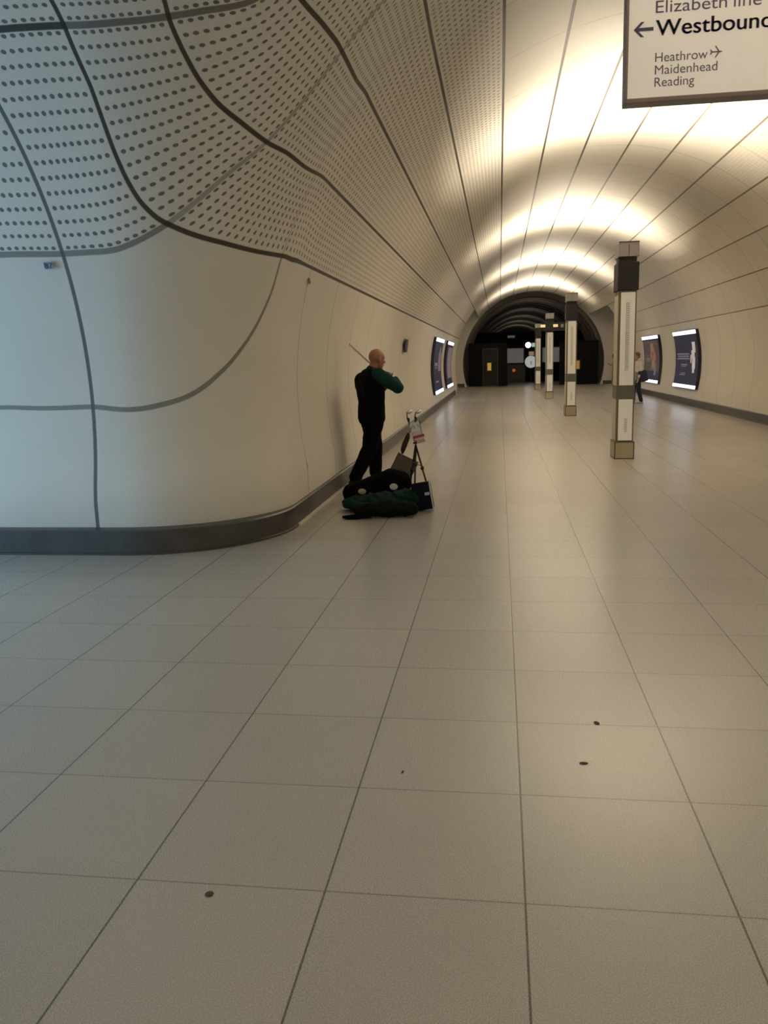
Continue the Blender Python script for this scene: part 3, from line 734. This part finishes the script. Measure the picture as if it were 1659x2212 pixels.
# ---------------------------------------------------------------- people
SKIN = mat('skin', (0.37, 0.17, 0.11), 0.5, var=0.12, scale=12)
SKIN2 = mat('skin_ruddy', (0.44, 0.21, 0.14), 0.5, var=0.1, scale=12)
VEST = mat('black_waistcoat', (0.006, 0.0055, 0.005), 0.95, var=0.3, bump=0.2, spec=0.08)
GREEN = mat('dark_green_shirt', (0.007, 0.040, 0.034), 0.9, var=0.35, scale=14, bump=0.3, spec=0.2)
TROUS = mat('black_trousers', (0.005, 0.004, 0.0045), 0.95, var=0.3, bump=0.2, spec=0.08)
SHOE = mat('black_shoes', (0.008, 0.007, 0.007), 0.4, var=0.2)
def hand(base, direction, palm_n, curl, size=1.0):
    """capsules of a palm, four unequal bent fingers and a thumb from the side of the palm"""
    d = direction.normalized(); n = (palm_n - d * palm_n.dot(d)).normalized(); s = d.cross(n)
    out = []; k = size
    for q in (-0.028, -0.009, 0.010, 0.028): out.append((base, 0.018 * k, base + d * 0.075 * k + s * q * k, 0.0125 * k))
    for q, L, c in ((-0.030, 0.058, 1.0), (-0.010, 0.075, 0.95), (0.010, 0.080, 0.9), (0.030, 0.070, 0.8)):
        p = base + d * 0.08 * k + s * q * k; ang = 0.0
        for j in range(3):
            ang += curl * c
            q2 = p + (d * cos(ang) + n * sin(ang)) * (L * (0.45, 0.32, 0.25)[j]) * k
            out.append((p, 0.0095 * k, q2, 0.0085 * k)); p = q2
    p = base + d * 0.02 * k + s * 0.03 * k; p1 = p + (d * 0.6 + s * 0.75 + n * 0.3).normalized() * 0.038 * k; p2 = p1 + (d * 0.8 + n * 0.55 - s * 0.05).normalized() * 0.032 * k
    out += [(base + s * 0.012 * k, 0.016 * k, p, 0.013 * k), (p, 0.0125 * k, p1, 0.0105 * k), (p1, 0.0105 * k, p2, 0.009 * k)]
    return out
def head_shapes(bm, c, face, size=1.0):
    """skull, jaw, nose, brow, lips, ears; c is the middle of the skull, face the looking direction"""
    f = face.normalized(); l = Vector((0, 0, 1)).cross(f).normalized(); z = f.cross(l)
    R = Matrix((( f.x, l.x, z.x, 0), (f.y, l.y, z.y, 0), (f.z, l.z, z.z, 0), (0, 0, 0, 1)))
    k = size
    P = lambda a, b, h: c + (f * a + l * b + z * h) * k
    ellip(bm, P(-0.005, 0, 0.025), tuple(q * k for q in (0.098, 0.077, 0.092)), R)
    ellip(bm, P(0.028, 0, -0.045), tuple(q * k for q in (0.062, 0.056, 0.078)), R)
    ellip(bm, P(0.055, 0, -0.092), tuple(q * k for q in (0.030, 0.034, 0.024)), R)
    capsules(bm, [(P(0.088, 0, 0.008), 0.009, P(0.112, 0, -0.028), 0.013), (P(0.110, 0, -0.030), 0.012, P(0.098, 0, -0.036), 0.014),
                  (P(0.082, -0.035, 0.018), 0.010, P(0.082, 0.035, 0.018), 0.010), (P(0.086, -0.018, -0.064), 0.008, P(0.086, 0.018, -0.064), 0.008)])
    for s in (-1, 1):
        ellip(bm, P(-0.005, s * 0.080, -0.012), tuple(q * k for q in (0.020, 0.009, 0.032)), R)
        ellip(bm, P(0.062, s * 0.040, -0.030), tuple(q * k for q in (0.022, 0.020, 0.02)), R)
    return P

def busker():
    O = Vector((-1.605, 10.47, 0)); A = radians(33)
    F = Vector((cos(A), sin(A), 0)); L = Vector((-sin(A), cos(A), 0)); Z = Vector((0, 0, 1))
    e = empty('person', O)
    tag(e, 'person with bald head playing a violin by the left wall, black waistcoat and green sleeves', 'person')
    W = lambda f, l, z: F * f + L * l + Z * z            # relative to the person's origin
    sh_r, el_r, wr_r = W(0.02, -0.185, 1.385), W(0.235, -0.285, 1.225), W(0.285, -0.10, 1.325)
    sh_l, el_l, wr_l = W(0.02, 0.185, 1.385), W(0.20, 0.28, 1.14), W(0.40, 0.36, 1.275)
    hip_r, kn_r, an_r = W(0, -0.09, 0.90), W(-0.085, -0.085, 0.48), W(-0.29, -0.075, 0.10)
    hip_l, kn_l, an_l = W(0, 0.09, 0.90), W(0.10, 0.17, 0.48), W(0.14, 0.25, 0.09)
    bm = bmesh.new()
    hc = W(0.08, -0.01, 1.583)
    head_shapes(bm, hc, (F * 1.0 + L * 0.12 - Z * 0.10), 1.09)
    capsules(bm, [(W(0.0, 0, 1.38), 0.064, W(0.05, -0.005, 1.53), 0.058),
                  (W(0, 0, 0.95), 0.10, W(0, 0, 1.15), 0.10), (W(0, 0, 1.15), 0.10, W(0, 0, 1.32), 0.09), (sh_r, 0.05, sh_l, 0.05),
                  (sh_r, 0.046, el_r, 0.038), (el_r, 0.036, wr_r, 0.026), (sh_l, 0.046, el_l, 0.038), (el_l, 0.036, wr_l, 0.026),
                  (hip_r, 0.078, kn_r, 0.055), (kn_r, 0.053, an_r, 0.036), (hip_l, 0.078, kn_l, 0.055), (kn_l, 0.053, an_l, 0.036), (hip_r, 0.09, hip_l, 0.09)])
    capsules(bm, hand(wr_r + (wr_r - el_r).normalized() * 0.01, W(-0.35, 0.55, 0.25), W(-0.25, 0.2, -0.9), 0.75))
    capsules(bm, hand(wr_l + (wr_l - el_l).normalized() * 0.01, W(0.25, 0.30, 0.8), W(-0.6, -0.5, 0.2), 0.8))
    remeshed('body', bm, SKIN, e, 0.006, 3)
    bm = bmesh.new()      # shirt sleeves and collar
    capsules(bm, [(sh_r, 0.092, el_r, 0.074), (el_r, 0.070, wr_r + (el_r - wr_r).normalized() * 0.02, 0.046), (sh_l, 0.082, el_l, 0.066), (el_l, 0.064, wr_l, 0.046),
                  (sh_r, 0.078, W(0.03, -0.06, 1.39), 0.09), (sh_l, 0.078, W(0.03, 0.06, 1.39), 0.09), (W(0, 0, 1.40), 0.078, W(0.008, 0, 1.445), 0.070)])
    remeshed('shirt', bm, GREEN, e, 0.010, 4, 0.018, 0.07)
    bm = bmesh.new()      # waistcoat, long over the hips, rounded upper back
    capsules(bm, [(W(-0.01, -0.085, 0.86), 0.142, W(-0.01, 0.085, 0.86), 0.142), (W(-0.005, -0.075, 1.06), 0.142, W(-0.005, 0.075, 1.06), 0.142),
                  (W(-0.01, -0.085, 0.86), 0.142, W(-0.005, -0.075, 1.06), 0.140), (W(-0.01, 0.085, 0.86), 0.142, W(-0.005, 0.075, 1.06), 0.140),
                  (W(-0.005, -0.075, 1.06), 0.140, W(-0.02, -0.085, 1.26), 0.152), (W(-0.005, 0.075, 1.06), 0.140, W(-0.02, 0.085, 1.26), 0.152),
                  (W(-0.01, 0, 0.86), 0.142, W(-0.02, 0, 1.26), 0.152),
                  (W(-0.035, -0.10, 1.27), 0.140, W(-0.035, 0.11, 1.27), 0.140), (W(-0.06, -0.08, 1.28), 0.115, W(-0.02, -0.04, 1.405), 0.07), (W(-0.06, 0.10, 1.28), 0.115, W(-0.02, 0.04, 1.405), 0.07),
                  (W(-0.035, -0.05, 1.395), 0.064, W(-0.035, 0.05, 1.395), 0.064), (W(-0.06, -0.12, 1.32), 0.088, W(-0.07, 0.12, 1.32), 0.105)])
    remeshed('waistcoat', bm, VEST, e, 0.011, 5, 0.014, 0.09)
    bm = bmesh.new()      # loose trousers
    mid = lambda a, b, t: a.lerp(b, t)
    capsules(bm, [(W(0, -0.06, 0.88), 0.135, W(0, 0.06, 0.88), 0.135),
                  (W(-0.005, -0.085, 0.86), 0.132, kn_r, 0.100), (kn_r, 0.100, an_r + Z * 0.02, 0.080),
                  (W(0.0, 0.085, 0.86), 0.132, kn_l, 0.102), (kn_l, 0.102, an_l + Z * 0.02, 0.082)])
    remeshed('trousers', bm, TROUS, e, 0.011, 4, 0.016, 0.08)
    for an, d in ((an_r, F * 0.95 - L * 0.25), (an_l, F * 0.9 + L * 0.3)):
        d = d.normalized(); b = Vector((an.x, an.y, 0.045)); bm = bmesh.new()
        capsules(bm, [(b - d * 0.05, 0.043, b + d * 0.10, 0.040), (b + d * 0.10, 0.040, b + d * 0.17 - Z * 0.010, 0.034), (b - d * 0.03, 0.045, b - d * 0.02 + Z * 0.05, 0.046)])
        o = remeshed('shoe', bm, SHOE, e, 0.009, 3)
        zmin = min(v.co.z for v in o.data.vertices)
        for v in o.data.vertices: v.co.z -= zmin - 0.002
    # violin tucked under the chin on the far shoulder
    vb, vn = O + W(0.09, 0.10, 1.445), O + W(0.42, 0.40, 1.395)
    d = (vn - vb); Lv = d.length; d.normalize(); side = d.cross(Z).normalized(); topn = side.cross(d)
    v = empty('violin', vb); tag(v, 'brown violin held on the shoulder behind the head of the person with the bald head', 'violin')
    R = Matrix(((d.x, side.x, topn.x, 0), (d.y, side.y, topn.y, 0), (d.z, side.z, topn.z, 0), (0, 0, 0, 1)))
    v.matrix_world = Matrix.Translation(vb) @ R
    outline = []
    for i in range(48):
        t = 2 * pi * i / 48; x = 0.178 - 0.178 * cos(t)
        w = 0.105 * sqrt(max(0, 1 - ((x - 0.10) / 0.10) ** 2)) if x < 0.14 else 0
        w2 = 0.084 * sqrt(max(0, 1 - ((x - 0.275) / 0.081) ** 2)) if x > 0.2 else 0
        wl = max(w, w2, 0.056 if 0.06 < x < 0.32 else 0.0, 0.004)
        outline.append((x, wl if sin(t) >= 0 else -wl))
    bm = bmesh.new(); prism(bm, outline[::-1], -0.035, 0.0); bmobj('soundbox', bm, mat('violin_varnish', (0.22, 0.075, 0.025), 0.25), v)
    bm = bmesh.new(); box(bm, (0.43, 0, 0.008), (0.24, 0.028, 0.016), bevel=0.004); box(bm, (0.33, 0, 0.014), (0.26, 0.03, 0.008)); bmobj('neck', bm, mat('ebony', (0.02, 0.015, 0.012), 0.35), v)
    bm = bmesh.new(); tube(bm, [(0.54, 0, 0.0), (0.60, 0, -0.01), (0.63, 0, 0.008), (0.62, 0, 0.02)], [0.012, 0.012, 0.012, 0.008]); bmobj('scroll', bm, mat('violin_varnish', (0.22, 0.075, 0.025), 0.25), v)
    # bow
    frog, tip = Vector((-1.385, 10.40, 1.335)), Vector((-1.905, 10.62, 1.775))
    b = empty('violin_bow', frog); tag(b, 'long thin violin bow slanting up past the bald head to the left', 'bow')
    d = tip - frog; n = Vector((0, 0, 1)); n = (n - d.normalized() * n.dot(d.normalized())).normalized()
    bm = bmesh.new(); tube(bm, [d * t + n * (0.012 - 0.03 * t * (1 - t)) for t in (-0.03, 0.0, 0.25, 0.5, 0.75, 1.0)], [0.0065, 0.0065, 0.006, 0.0055, 0.005, 0.004], 8); bmobj('stick', bm, mat('bow_wood', (0.13, 0.06, 0.025), 0.4), b)
    bm = bmesh.new(); tube(bm, [d * 0.02 - n * 0.008, d * 0.995 - n * 0.006], 0.003, 6); bmobj('hair', bm, mat('bow_hair', (0.5, 0.42, 0.3), 0.6), b)
    bm = bmesh.new(); tube(bm, [d * 0.0 - n * 0.004, d * 0.06 - n * 0.004], 0.011, 8); bmobj('frog', bm, mat('ebony', (0.02, 0.015, 0.012), 0.35), b)
busker()

def walker(loc, face, label, shirt, shirt2, legs, hairc, skin, height=1.62, bag=None, hair_long=False, voxel=0.014, stride=0.12):
    k = height / 1.70
    O = Vector(loc); F = Vector((cos(face), sin(face), 0)); L = Vector((-sin(face), cos(face), 0)); Z = Vector((0, 0, 1))
    e = empty('person', O); tag(e, label, 'person')
    W = lambda f, l, z: (F * f + L * l + Z * z) * k
    shr, elr, wrr = W(0, -0.17, 1.36), W(0.06, -0.21, 1.10), W(0.24, -0.12, 1.12)
    shl, ell, wrl = W(0, 0.17, 1.36), W(-0.04, 0.23, 1.08), W(0.08, 0.24, 0.85)
    hr, kr, ar = W(0, -0.085, 0.88), W(stride * 0.55, -0.09, 0.47), W(stride * 0.55, -0.085, 0.09)
    hl, kl, al = W(0, 0.085, 0.88), W(-stride * 0.25, 0.09, 0.47), W(-stride * 1.1, 0.085, 0.10)
    bm = bmesh.new(); P = head_shapes(bm, W(0.03, 0, 1.575), F - Z * 0.25)
    capsules(bm, [(W(0, 0, 1.36), 0.052, W(0.02, 0, 1.50), 0.048), (W(0, 0, 0.92), 0.11, W(0, 0, 1.30), 0.11), (shr, 0.045, shl, 0.045),
                  (shr, 0.042, elr, 0.034), (elr, 0.033, wrr, 0.024), (shl, 0.042, ell, 0.034), (ell, 0.033, wrl, 0.024),
                  (hr, 0.078, kr, 0.052), (kr, 0.05, ar, 0.034), (hl, 0.078, kl, 0.052), (kl, 0.05, al, 0.034)])
    capsules(bm, hand(wrr, W(0.7, 0.3, 0.3), W(-0.3, 0.2, 0.9), 0.6)); capsules(bm, hand(wrl, W(0.2, 0, -1), W(0.3, -0.9, 0), 0.35))
    remeshed('body', bm, skin, e, 0.008, 2)
    bm = bmesh.new(); hcen = W(0.03, 0, 1.575)
    ellip(bm, hcen + F * -0.022 + Z * 0.045, (0.105, 0.098, 0.092)); ellip(bm, hcen + F * -0.055 + Z * -0.015, (0.07, 0.088, 0.09 if hair_long else 0.06))
    remeshed('hair', bm, hairc, e, 0.010, 2, 0.012, 0.03)
    bm = bmesh.new()
    capsules(bm, [(W(0, -0.07, 1.10), 0.112, W(0, 0.07, 1.10), 0.112), (W(0, -0.06, 1.12), 0.112, W(0, -0.08, 1.31), 0.10), (W(0, 0.06, 1.12), 0.112, W(0, 0.08, 1.31), 0.10),
                  (shr, 0.07, shl, 0.07), (shr, 0.066, elr, 0.052), (shl, 0.066, ell, 0.052), (elr, 0.050, wrr.lerp(elr, 0.2), 0.040), (ell, 0.050, wrl.lerp(ell, 0.2), 0.040)])
    remeshed('jacket', bm, shirt, e, voxel, 3, 0.012, 0.08)
    bm = bmesh.new()
    capsules(bm, [(W(0, -0.06, 0.86), 0.118, W(0, 0.06, 0.86), 0.118), (W(0, -0.05, 0.86), 0.118, W(0, -0.05, 1.08), 0.114), (W(0, 0.05, 0.86), 0.118, W(0, 0.05, 1.08), 0.114)])
    remeshed('jumper_hem', bm, shirt2, e, voxel, 3)
    bm = bmesh.new()
    capsules(bm, [(W(0, -0.04, 0.86), 0.108, W(0, 0.04, 0.86), 0.108), (hr, 0.098, kr, 0.072), (kr, 0.072, ar, 0.062), (hl, 0.098, kl, 0.072), (kl, 0.072, al, 0.062)])
    remeshed('trousers', bm, legs, e, voxel, 3)
    for a in (ar, al):
        b = Vector((a.x, a.y, 0.045 * k)); bm = bmesh.new()
        capsules(bm, [(b - F * 0.05 * k, 0.040 * k, b + F * 0.14 * k, 0.032 * k), (b, 0.042 * k, b + Z * 0.05 * k, 0.042 * k)])
        o = remeshed('shoe', bm, mat('pale_shoes', (0.42, 0.38, 0.30), 0.6), e, 0.012, 2)
        zm = min(v.co.z for v in o.data.vertices)
        for v in o.data.vertices: v.co.z -= zm - 0.002
    if bag:
        g = empty('shoulder_bag', O + W(*bag)); tag(g, 'black shoulder bag hanging at the hip of the red-haired walking person', 'bag')
        bm = bmesh.new(); box(bm, (0, 0, 0), (0.26, 0.16, 0.36), Matrix.Rotation(radians(-14), 4, 'Y'), 0.05); bmobj('body', bm, mat('black_bag', (0.012, 0.011, 0.02), 0.7), g, True)
        bm = bmesh.new(); s0 = Vector((-0.06, 0, 0.16)); s1 = shl + L * 0.0 + Z * 0.075 * k - W(*bag)
        tube(bm, [s0 + Vector((0.02, -0.03, 0)), (s0 + s1) / 2 + Vector((0.05, 0, 0)), s1, (s0 + s1) / 2 + Vector((-0.02, 0.05, 0)), s0 + Vector((0.06, 0.06, 0))], 0.012, 8); bmobj('strap', bm, mat('black_bag', (0.012, 0.011, 0.02), 0.7), g, True)
    return e
walker((4.36, 27.75, 0), radians(-160), 'person with short red hair, pale top and dark trousers behind the nearest totem',
       mat('cream_top', (0.60, 0.54, 0.46), 0.8, scale=10), mat('slate_top', (0.22, 0.26, 0.29), 0.8, scale=10), mat('navy_trousers', (0.014, 0.013, 0.022), 0.8),
       mat('red_hair', (0.20, 0.055, 0.02), 0.6), SKIN2, 1.62, bag=(-0.10, 0.24, 0.92))
walker((5.87, 44.6, 0), radians(170), 'distant person in beige clothes by the far right opening, left of the nearest totem',
       mat('beige_coat', (0.34, 0.28, 0.20), 0.8, scale=8), mat('grey_hem', (0.27, 0.25, 0.22), 0.8), mat('taupe_trousers', (0.22, 0.18, 0.15), 0.8),
       mat('brown_hair', (0.09, 0.055, 0.03), 0.6), SKIN2, 1.62, voxel=0.018)

# ---------------------------------------------------------------- the busker's kit on the floor
CLOTH_G = mat('dark_green_coat', (0.005, 0.026, 0.014), 0.95, var=0.4, scale=9, spec=0.2, bump=0.4)
CLOTH_K = mat('black_nylon', (0.004, 0.0035, 0.004), 0.9, var=0.3, spec=0.06)
CLOTH_O = mat('dark_olive_bag', (0.009, 0.008, 0.006), 0.9, var=0.3, spec=0.08)
def ground(o, z=0.001):
    zm = min(v.co.z for v in o.data.vertices) + o.parent.location.z
    for v in o.data.vertices: v.co.z -= zm - z
# green coat heaped on the floor
e = empty('coat', (-1.17, 8.55, 0)); tag(e, 'dark green coat heaped on the floor in front of the black case', 'coat')
bm = bmesh.new()
for x, y, z, sx, sy, sz in ((-0.30, 0.0, 0.06, 0.20, 0.15, 0.07), (-0.05, -0.02, 0.08, 0.24, 0.16, 0.085), (0.20, 0.0, 0.10, 0.19, 0.16, 0.105), (0.06, -0.10, 0.06, 0.26, 0.13, 0.07), (-0.36, -0.06, 0.045, 0.12, 0.10, 0.045)):
    ellip(bm, (x, y, z), (sx, sy, sz))
o = remeshed('cloth', bm, CLOTH_G, e, 0.012, 4, 0.07, 0.08); ground(o)
bm = bmesh.new(); capsules(bm, [((-0.28, -0.19, 0.07), 0.045, (-0.05, -0.235, 0.055), 0.05), ((-0.05, -0.235, 0.055), 0.05, (0.15, -0.22, 0.05), 0.04)])
o = remeshed('sleeve', bm, CLOTH_G, e, 0.012, 3, 0.03, 0.06); ground(o, 0.008)
# long dark bag along the front
e = empty('holdall', (-1.17, 8.12, 0)); tag(e, 'long low dark bag lying on the floor in front of the green coat', 'bag')
bm = bmesh.new()
capsules(bm, [((-0.24, 0.02, 0.06), 0.055, (0.05, 0.03, 0.08), 0.085), ((0.05, 0.03, 0.08), 0.085, (0.30, 0.06, 0.065), 0.065)])
o = remeshed('body', bm, CLOTH_O, e, 0.011, 3, 0.035, 0.07); ground(o)
bm = bmesh.new(); tube(bm, [(-0.24, 0.0, 0.03), (-0.33, -0.03, 0.022), (-0.39, -0.06, 0.02), (-0.36, -0.09, 0.018), (-0.27, -0.09, 0.02), (-0.1, -0.06, 0.03)], 0.016, 8); bmobj('strap', bm, CLOTH_K, e, True)
# black instrument case, propped behind the coat
e = empty('instrument_case', (-1.3, 9.0, 0)); tag(e, 'black soft instrument case with a rounded hump propped behind the green coat', 'case')
bm = bmesh.new()
capsules(bm, [((-0.34, 0.0, 0.12), 0.10, (-0.10, 0.02, 0.19), 0.11), ((-0.10, 0.02, 0.19), 0.11, (0.12, 0.02, 0.25), 0.135), ((0.12, 0.02, 0.25), 0.135, (0.20, 0.0, 0.22), 0.14),
              ((-0.34, 0.0, 0.09), 0.09, (0.2, 0.0, 0.10), 0.10)])
o = remeshed('body', bm, CLOTH_K, e, 0.011, 5, 0.02, 0.1); ground(o)
bm = bmesh.new(); tube(bm, [(0.30, -0.06, 0.24), (0.37, -0.07, 0.17), (0.40, -0.06, 0.10)], 0.012, 8); bmobj('strap', bm, CLOTH_K, e, True)
bm = bmesh.new(); ellip(bm, (0.155, -0.137, 0.205), (0.045, 0.012, 0.036)); bmobj('badge', bm, mat('white_badge', (0.62, 0.62, 0.64), 0.6), e, True)['label'] = 'white badge'
bm = bmesh.new(); ellip(bm, (-0.20, -0.115, 0.15), (0.045, 0.014, 0.032)); bmobj('patch', bm, mat('cream_patch', (0.42, 0.36, 0.27), 0.6), e, True)['label'] = 'cream patch'
# grey board behind it
e = empty('music_folder', (-1.06, 9.22, 0)); tag(e, 'tilted brown-grey board leaning behind the black instrument case', 'board')
R = Matrix.Translation((-0.03, 0, 0.33)) @ Matrix.Rotation(radians(27), 4, 'Y') @ Matrix.Rotation(radians(-12), 4, 'X')
bm = bmesh.new(); box(bm, (0, 0, 0), (0.25, 0.025, 0.34), R, 0.004); bmobj('cover', bm, mat('brown_grey_board', (0.10, 0.08, 0.06), 0.6), e)
bm = bmesh.new(); box(bm, (-0.125, 0.0, 0), (0.012, 0.03, 0.345), R); bmobj('spine', bm, FRAME, e)
bm = bmesh.new(); tube(bm, [(0.0, 0.03, 0.2), (0.02, 0.05, 0.003)], 0.012, 8); bmobj('prop', bm, FRAME, e)
# small black bag with a bright edge at the foot of the stand
e = empty('amplifier', (-0.83, 8.55, 0)); tag(e, 'black box with a bright metal right edge tilted at the foot of the music stand', 'amplifier')
R = Matrix.Translation((0.03, -0.02, 0.155)) @ Matrix.Rotation(radians(-9), 4, 'Y') @ Matrix.Rotation(radians(-6), 4, 'X')
bm = bmesh.new(); box(bm, (0, 0, 0), (0.20, 0.16, 0.29), R, 0.02); bmobj('body', bm, mat('black_vinyl', (0.006, 0.006, 0.010), 0.7, spec=0.12), e, True)
bm = bmesh.new(); box(bm, (0.100, -0.075, -0.005), (0.014, 0.02, 0.30), R, 0.003); bmobj('edge_trim', bm, mat('bright_metal', (0.62, 0.60, 0.60), 0.3, 0.8), e)['label'] = 'bright metal edge'
bm = bmesh.new(); box(bm, (0.06, -0.082, 0.02), (0.05, 0.008, 0.03), R, 0.003); bmobj('badge', bm, mat('silver_badge', (0.45, 0.44, 0.5), 0.4, 0.3), e)
bm = bmesh.new(); ellip(bm, (-0.13, 0.03, 0.10), (0.085, 0.08, 0.095)); o = bmobj('side_pouch', bm, CLOTH_K, e, True)
# folding music stand
e = empty('music_stand', (-0.86, 8.86, 0)); tag(e, 'folding black music stand with two clip lamps beside the busker', 'music stand')
STEEL = mat('black_steel', (0.035, 0.030, 0.028), 0.35, 0.6); STEEL2 = mat('grey_steel', (0.20, 0.17, 0.14), 0.35, 0.7)
hub = Vector((-0.035, 0, 0.66))
for q, foot in enumerate(((-0.05, -0.12, 0.006), (0.15, -0.10, 0.006), (-0.16, 0.24, 0.006))):
    foot = Vector(foot); bm = bmesh.new(); tube(bm, [hub, hub.lerp(foot, 0.5), foot], [0.011, 0.010, 0.008], 8); l = bmobj('leg', bm, STEEL, e, True)
    bm = bmesh.new(); ellip(bm, foot + Vector((0, 0, 0.01)), (0.014, 0.014, 0.014)); bmobj('rubber_foot', bm, FRAME, l, True)
    bm = bmesh.new(); c = hub.lerp(foot, 0.32 + 0.06 * q); ellip(bm, c, (0.020, 0.018, 0.024)); bmobj('leg_clamp', bm, STEEL, l, True)
bm = bmesh.new(); a = hub.lerp(Vector((-0.05, -0.12, 0)), 0.30); b = hub.lerp(Vector((0.15, -0.10, 0)), 0.34); c = hub.lerp(Vector((-0.16, 0.24, 0)), 0.30)
tube(bm, [a, b], 0.005, 6); tube(bm, [b, c], 0.005, 6); tube(bm, [c, a], 0.005, 6); bmobj('spreader', bm, STEEL2, e)
bm = bmesh.new(); tube(bm, [hub + Vector((0, 0, -0.12)), (-0.03, 0.0, 0.76)], 0.009, 8); bmobj('mast', bm, STEEL2, e)
R = Matrix.Translation((-0.02, 0.0, 0.80)) @ Matrix.Rotation(radians(-14), 4, 'Y') @ Matrix.Rotation(radians(-22), 4, 'X')
bm = bmesh.new()
for x in (-0.05, 0.0, 0.05): box(bm, (x, 0.006, 0), (0.008, 0.008, 0.24), R)
box(bm, (0, 0.006, -0.115), (0.13, 0.03, 0.010), R); box(bm, (0, 0.006, 0.1), (0.12, 0.008, 0.008), R); bmobj('desk', bm, STEEL, e)
for x, zt in ((-0.085, 0.21), (0.012, 0.225)):
    bm = bmesh.new(); p0 = R @ Vector((x * 0.7, 0.0, 0.10)); p1 = Vector((x - 0.035, -0.02, 1.015)); tube(bm, [p0, p0.lerp(p1, 0.5) + Vector((-0.012, 0, 0)), p1], 0.006, 6); st = bmobj('lamp_arm', bm, STEEL, e, True)
    bm = bmesh.new(); ellip(bm, p0.lerp(p1, 0.35), (0.014, 0.014, 0.028)); bmobj('arm_clip', bm, STEEL, st, True)
    bm = bmesh.new(); ellip(bm, p1 + Vector((0.030, -0.01, 0.0)), (0.030, 0.026, 0.022), Matrix.Rotation(radians(-20), 4, 'Y')); bmobj('lamp_head', bm, mat('chrome', (0.75, 0.75, 0.80), 0.15, 0.95), st, True)
g = empty('sheet_music', tuple(Vector((-0.86, 8.86, 0)) + Vector((-0.02, 0.0, 0.80)))); tag(g, 'white and red printed sheets clipped to the music stand', 'sheet music')
R0 = Matrix.Rotation(radians(-14), 4, 'Y') @ Matrix.Rotation(radians(-22), 4, 'X')
bm = bmesh.new(); box(bm, (-0.005, -0.006, 0.055), (0.105, 0.004, 0.115), R0, 0.001); pg = bmobj('page', bm, mat('white_page', (0.66, 0.65, 0.67), 0.6), g)
bm = bmesh.new()
for sx in (-0.022, 0.024): 
    for k in range(4): box(bm, (sx + 0.004 * k, -0.009, 0.075 - 0.012 * k), (0.018, 0.002, 0.005), R0)
bmobj('notation', bm, mat('grey_ink', (0.18, 0.15, 0.17), 0.6), pg)
bm = bmesh.new(); box(bm, (0.0, -0.010, -0.022), (0.10, 0.004, 0.055), R0, 0.001); bmobj('page', bm, mat('pink_page', (0.55, 0.47, 0.47), 0.6), g)
bm = bmesh.new(); box(bm, (0.01, -0.013, -0.060), (0.125, 0.004, 0.030), R0, 0.001); bmobj('red_strip', bm, mat('red_card', (0.28, 0.035, 0.055), 0.5), g)
bm = bmesh.new(); box(bm, (0.012, -0.0155, -0.086), (0.11, 0.004, 0.022), R0, 0.001); bmobj('pink_strip', bm, mat('rose_card', (0.62, 0.36, 0.36), 0.5), g)
bm = bmesh.new(); box(bm, (0.02, -0.013, -0.118), (0.085, 0.004, 0.035), R0, 0.001); bmobj('card', bm, mat('tan_card', (0.40, 0.30, 0.22), 0.5), g)
# folded umbrella hanging beside the stand
e = empty('umbrella', (-1.0, 8.82, 0.52)); tag(e, 'short folded dark umbrella hanging left of the music stand', 'umbrella')
bm = bmesh.new(); tube(bm, [(-0.035, 0, 0.05), (-0.03, 0, 0.09), (-0.005, 0, 0.16), (0.025, 0, 0.23), (0.035, 0, 0.27)], [0.010, 0.026, 0.030, 0.026, 0.012], 10); bmobj('canopy', bm, mat('umbrella_cloth', (0.025, 0.014, 0.012), 0.8), e, True)
bm = bmesh.new(); tube(bm, [(0.033, 0, 0.26), (0.075, 0.02, 0.34)], 0.004, 6); tube(bm, [(-0.04, 0, 0.06), (-0.06, 0, -0.02)], 0.005, 6); bmobj('handle', bm, STEEL2, e, True)

# ---------------------------------------------------------------- litter on the near floor
for (x, y), lab, s in (((-0.86, 2.13), 'round dark scrap on the tiles at the lower left', (0.013, 0.013)), ((0.41, 3.42), 'grey curled scrap on a tile joint right of centre', (0.016, 0.011)),
                       ((0.32, 3.05), 'brown oval scrap in the middle of a tile right of centre', (0.017, 0.009)), ((-0.37, 2.92), 'tiny dark sliver on the tiles near the middle', (0.012, 0.004))):
    bm = bmesh.new(); ellip(bm, (0, 0, 0.0025), (s[0], s[1], 0.003)); o = bmobj('litter_scrap', bm, mat('scrap', (0.06, 0.045, 0.035), 0.8), None, True)
    o.location = (x, y, 0); o.rotation_euler = (0, 0, random.uniform(0, 3)); tag(o, lab, 'litter', 'scraps on the tiles')
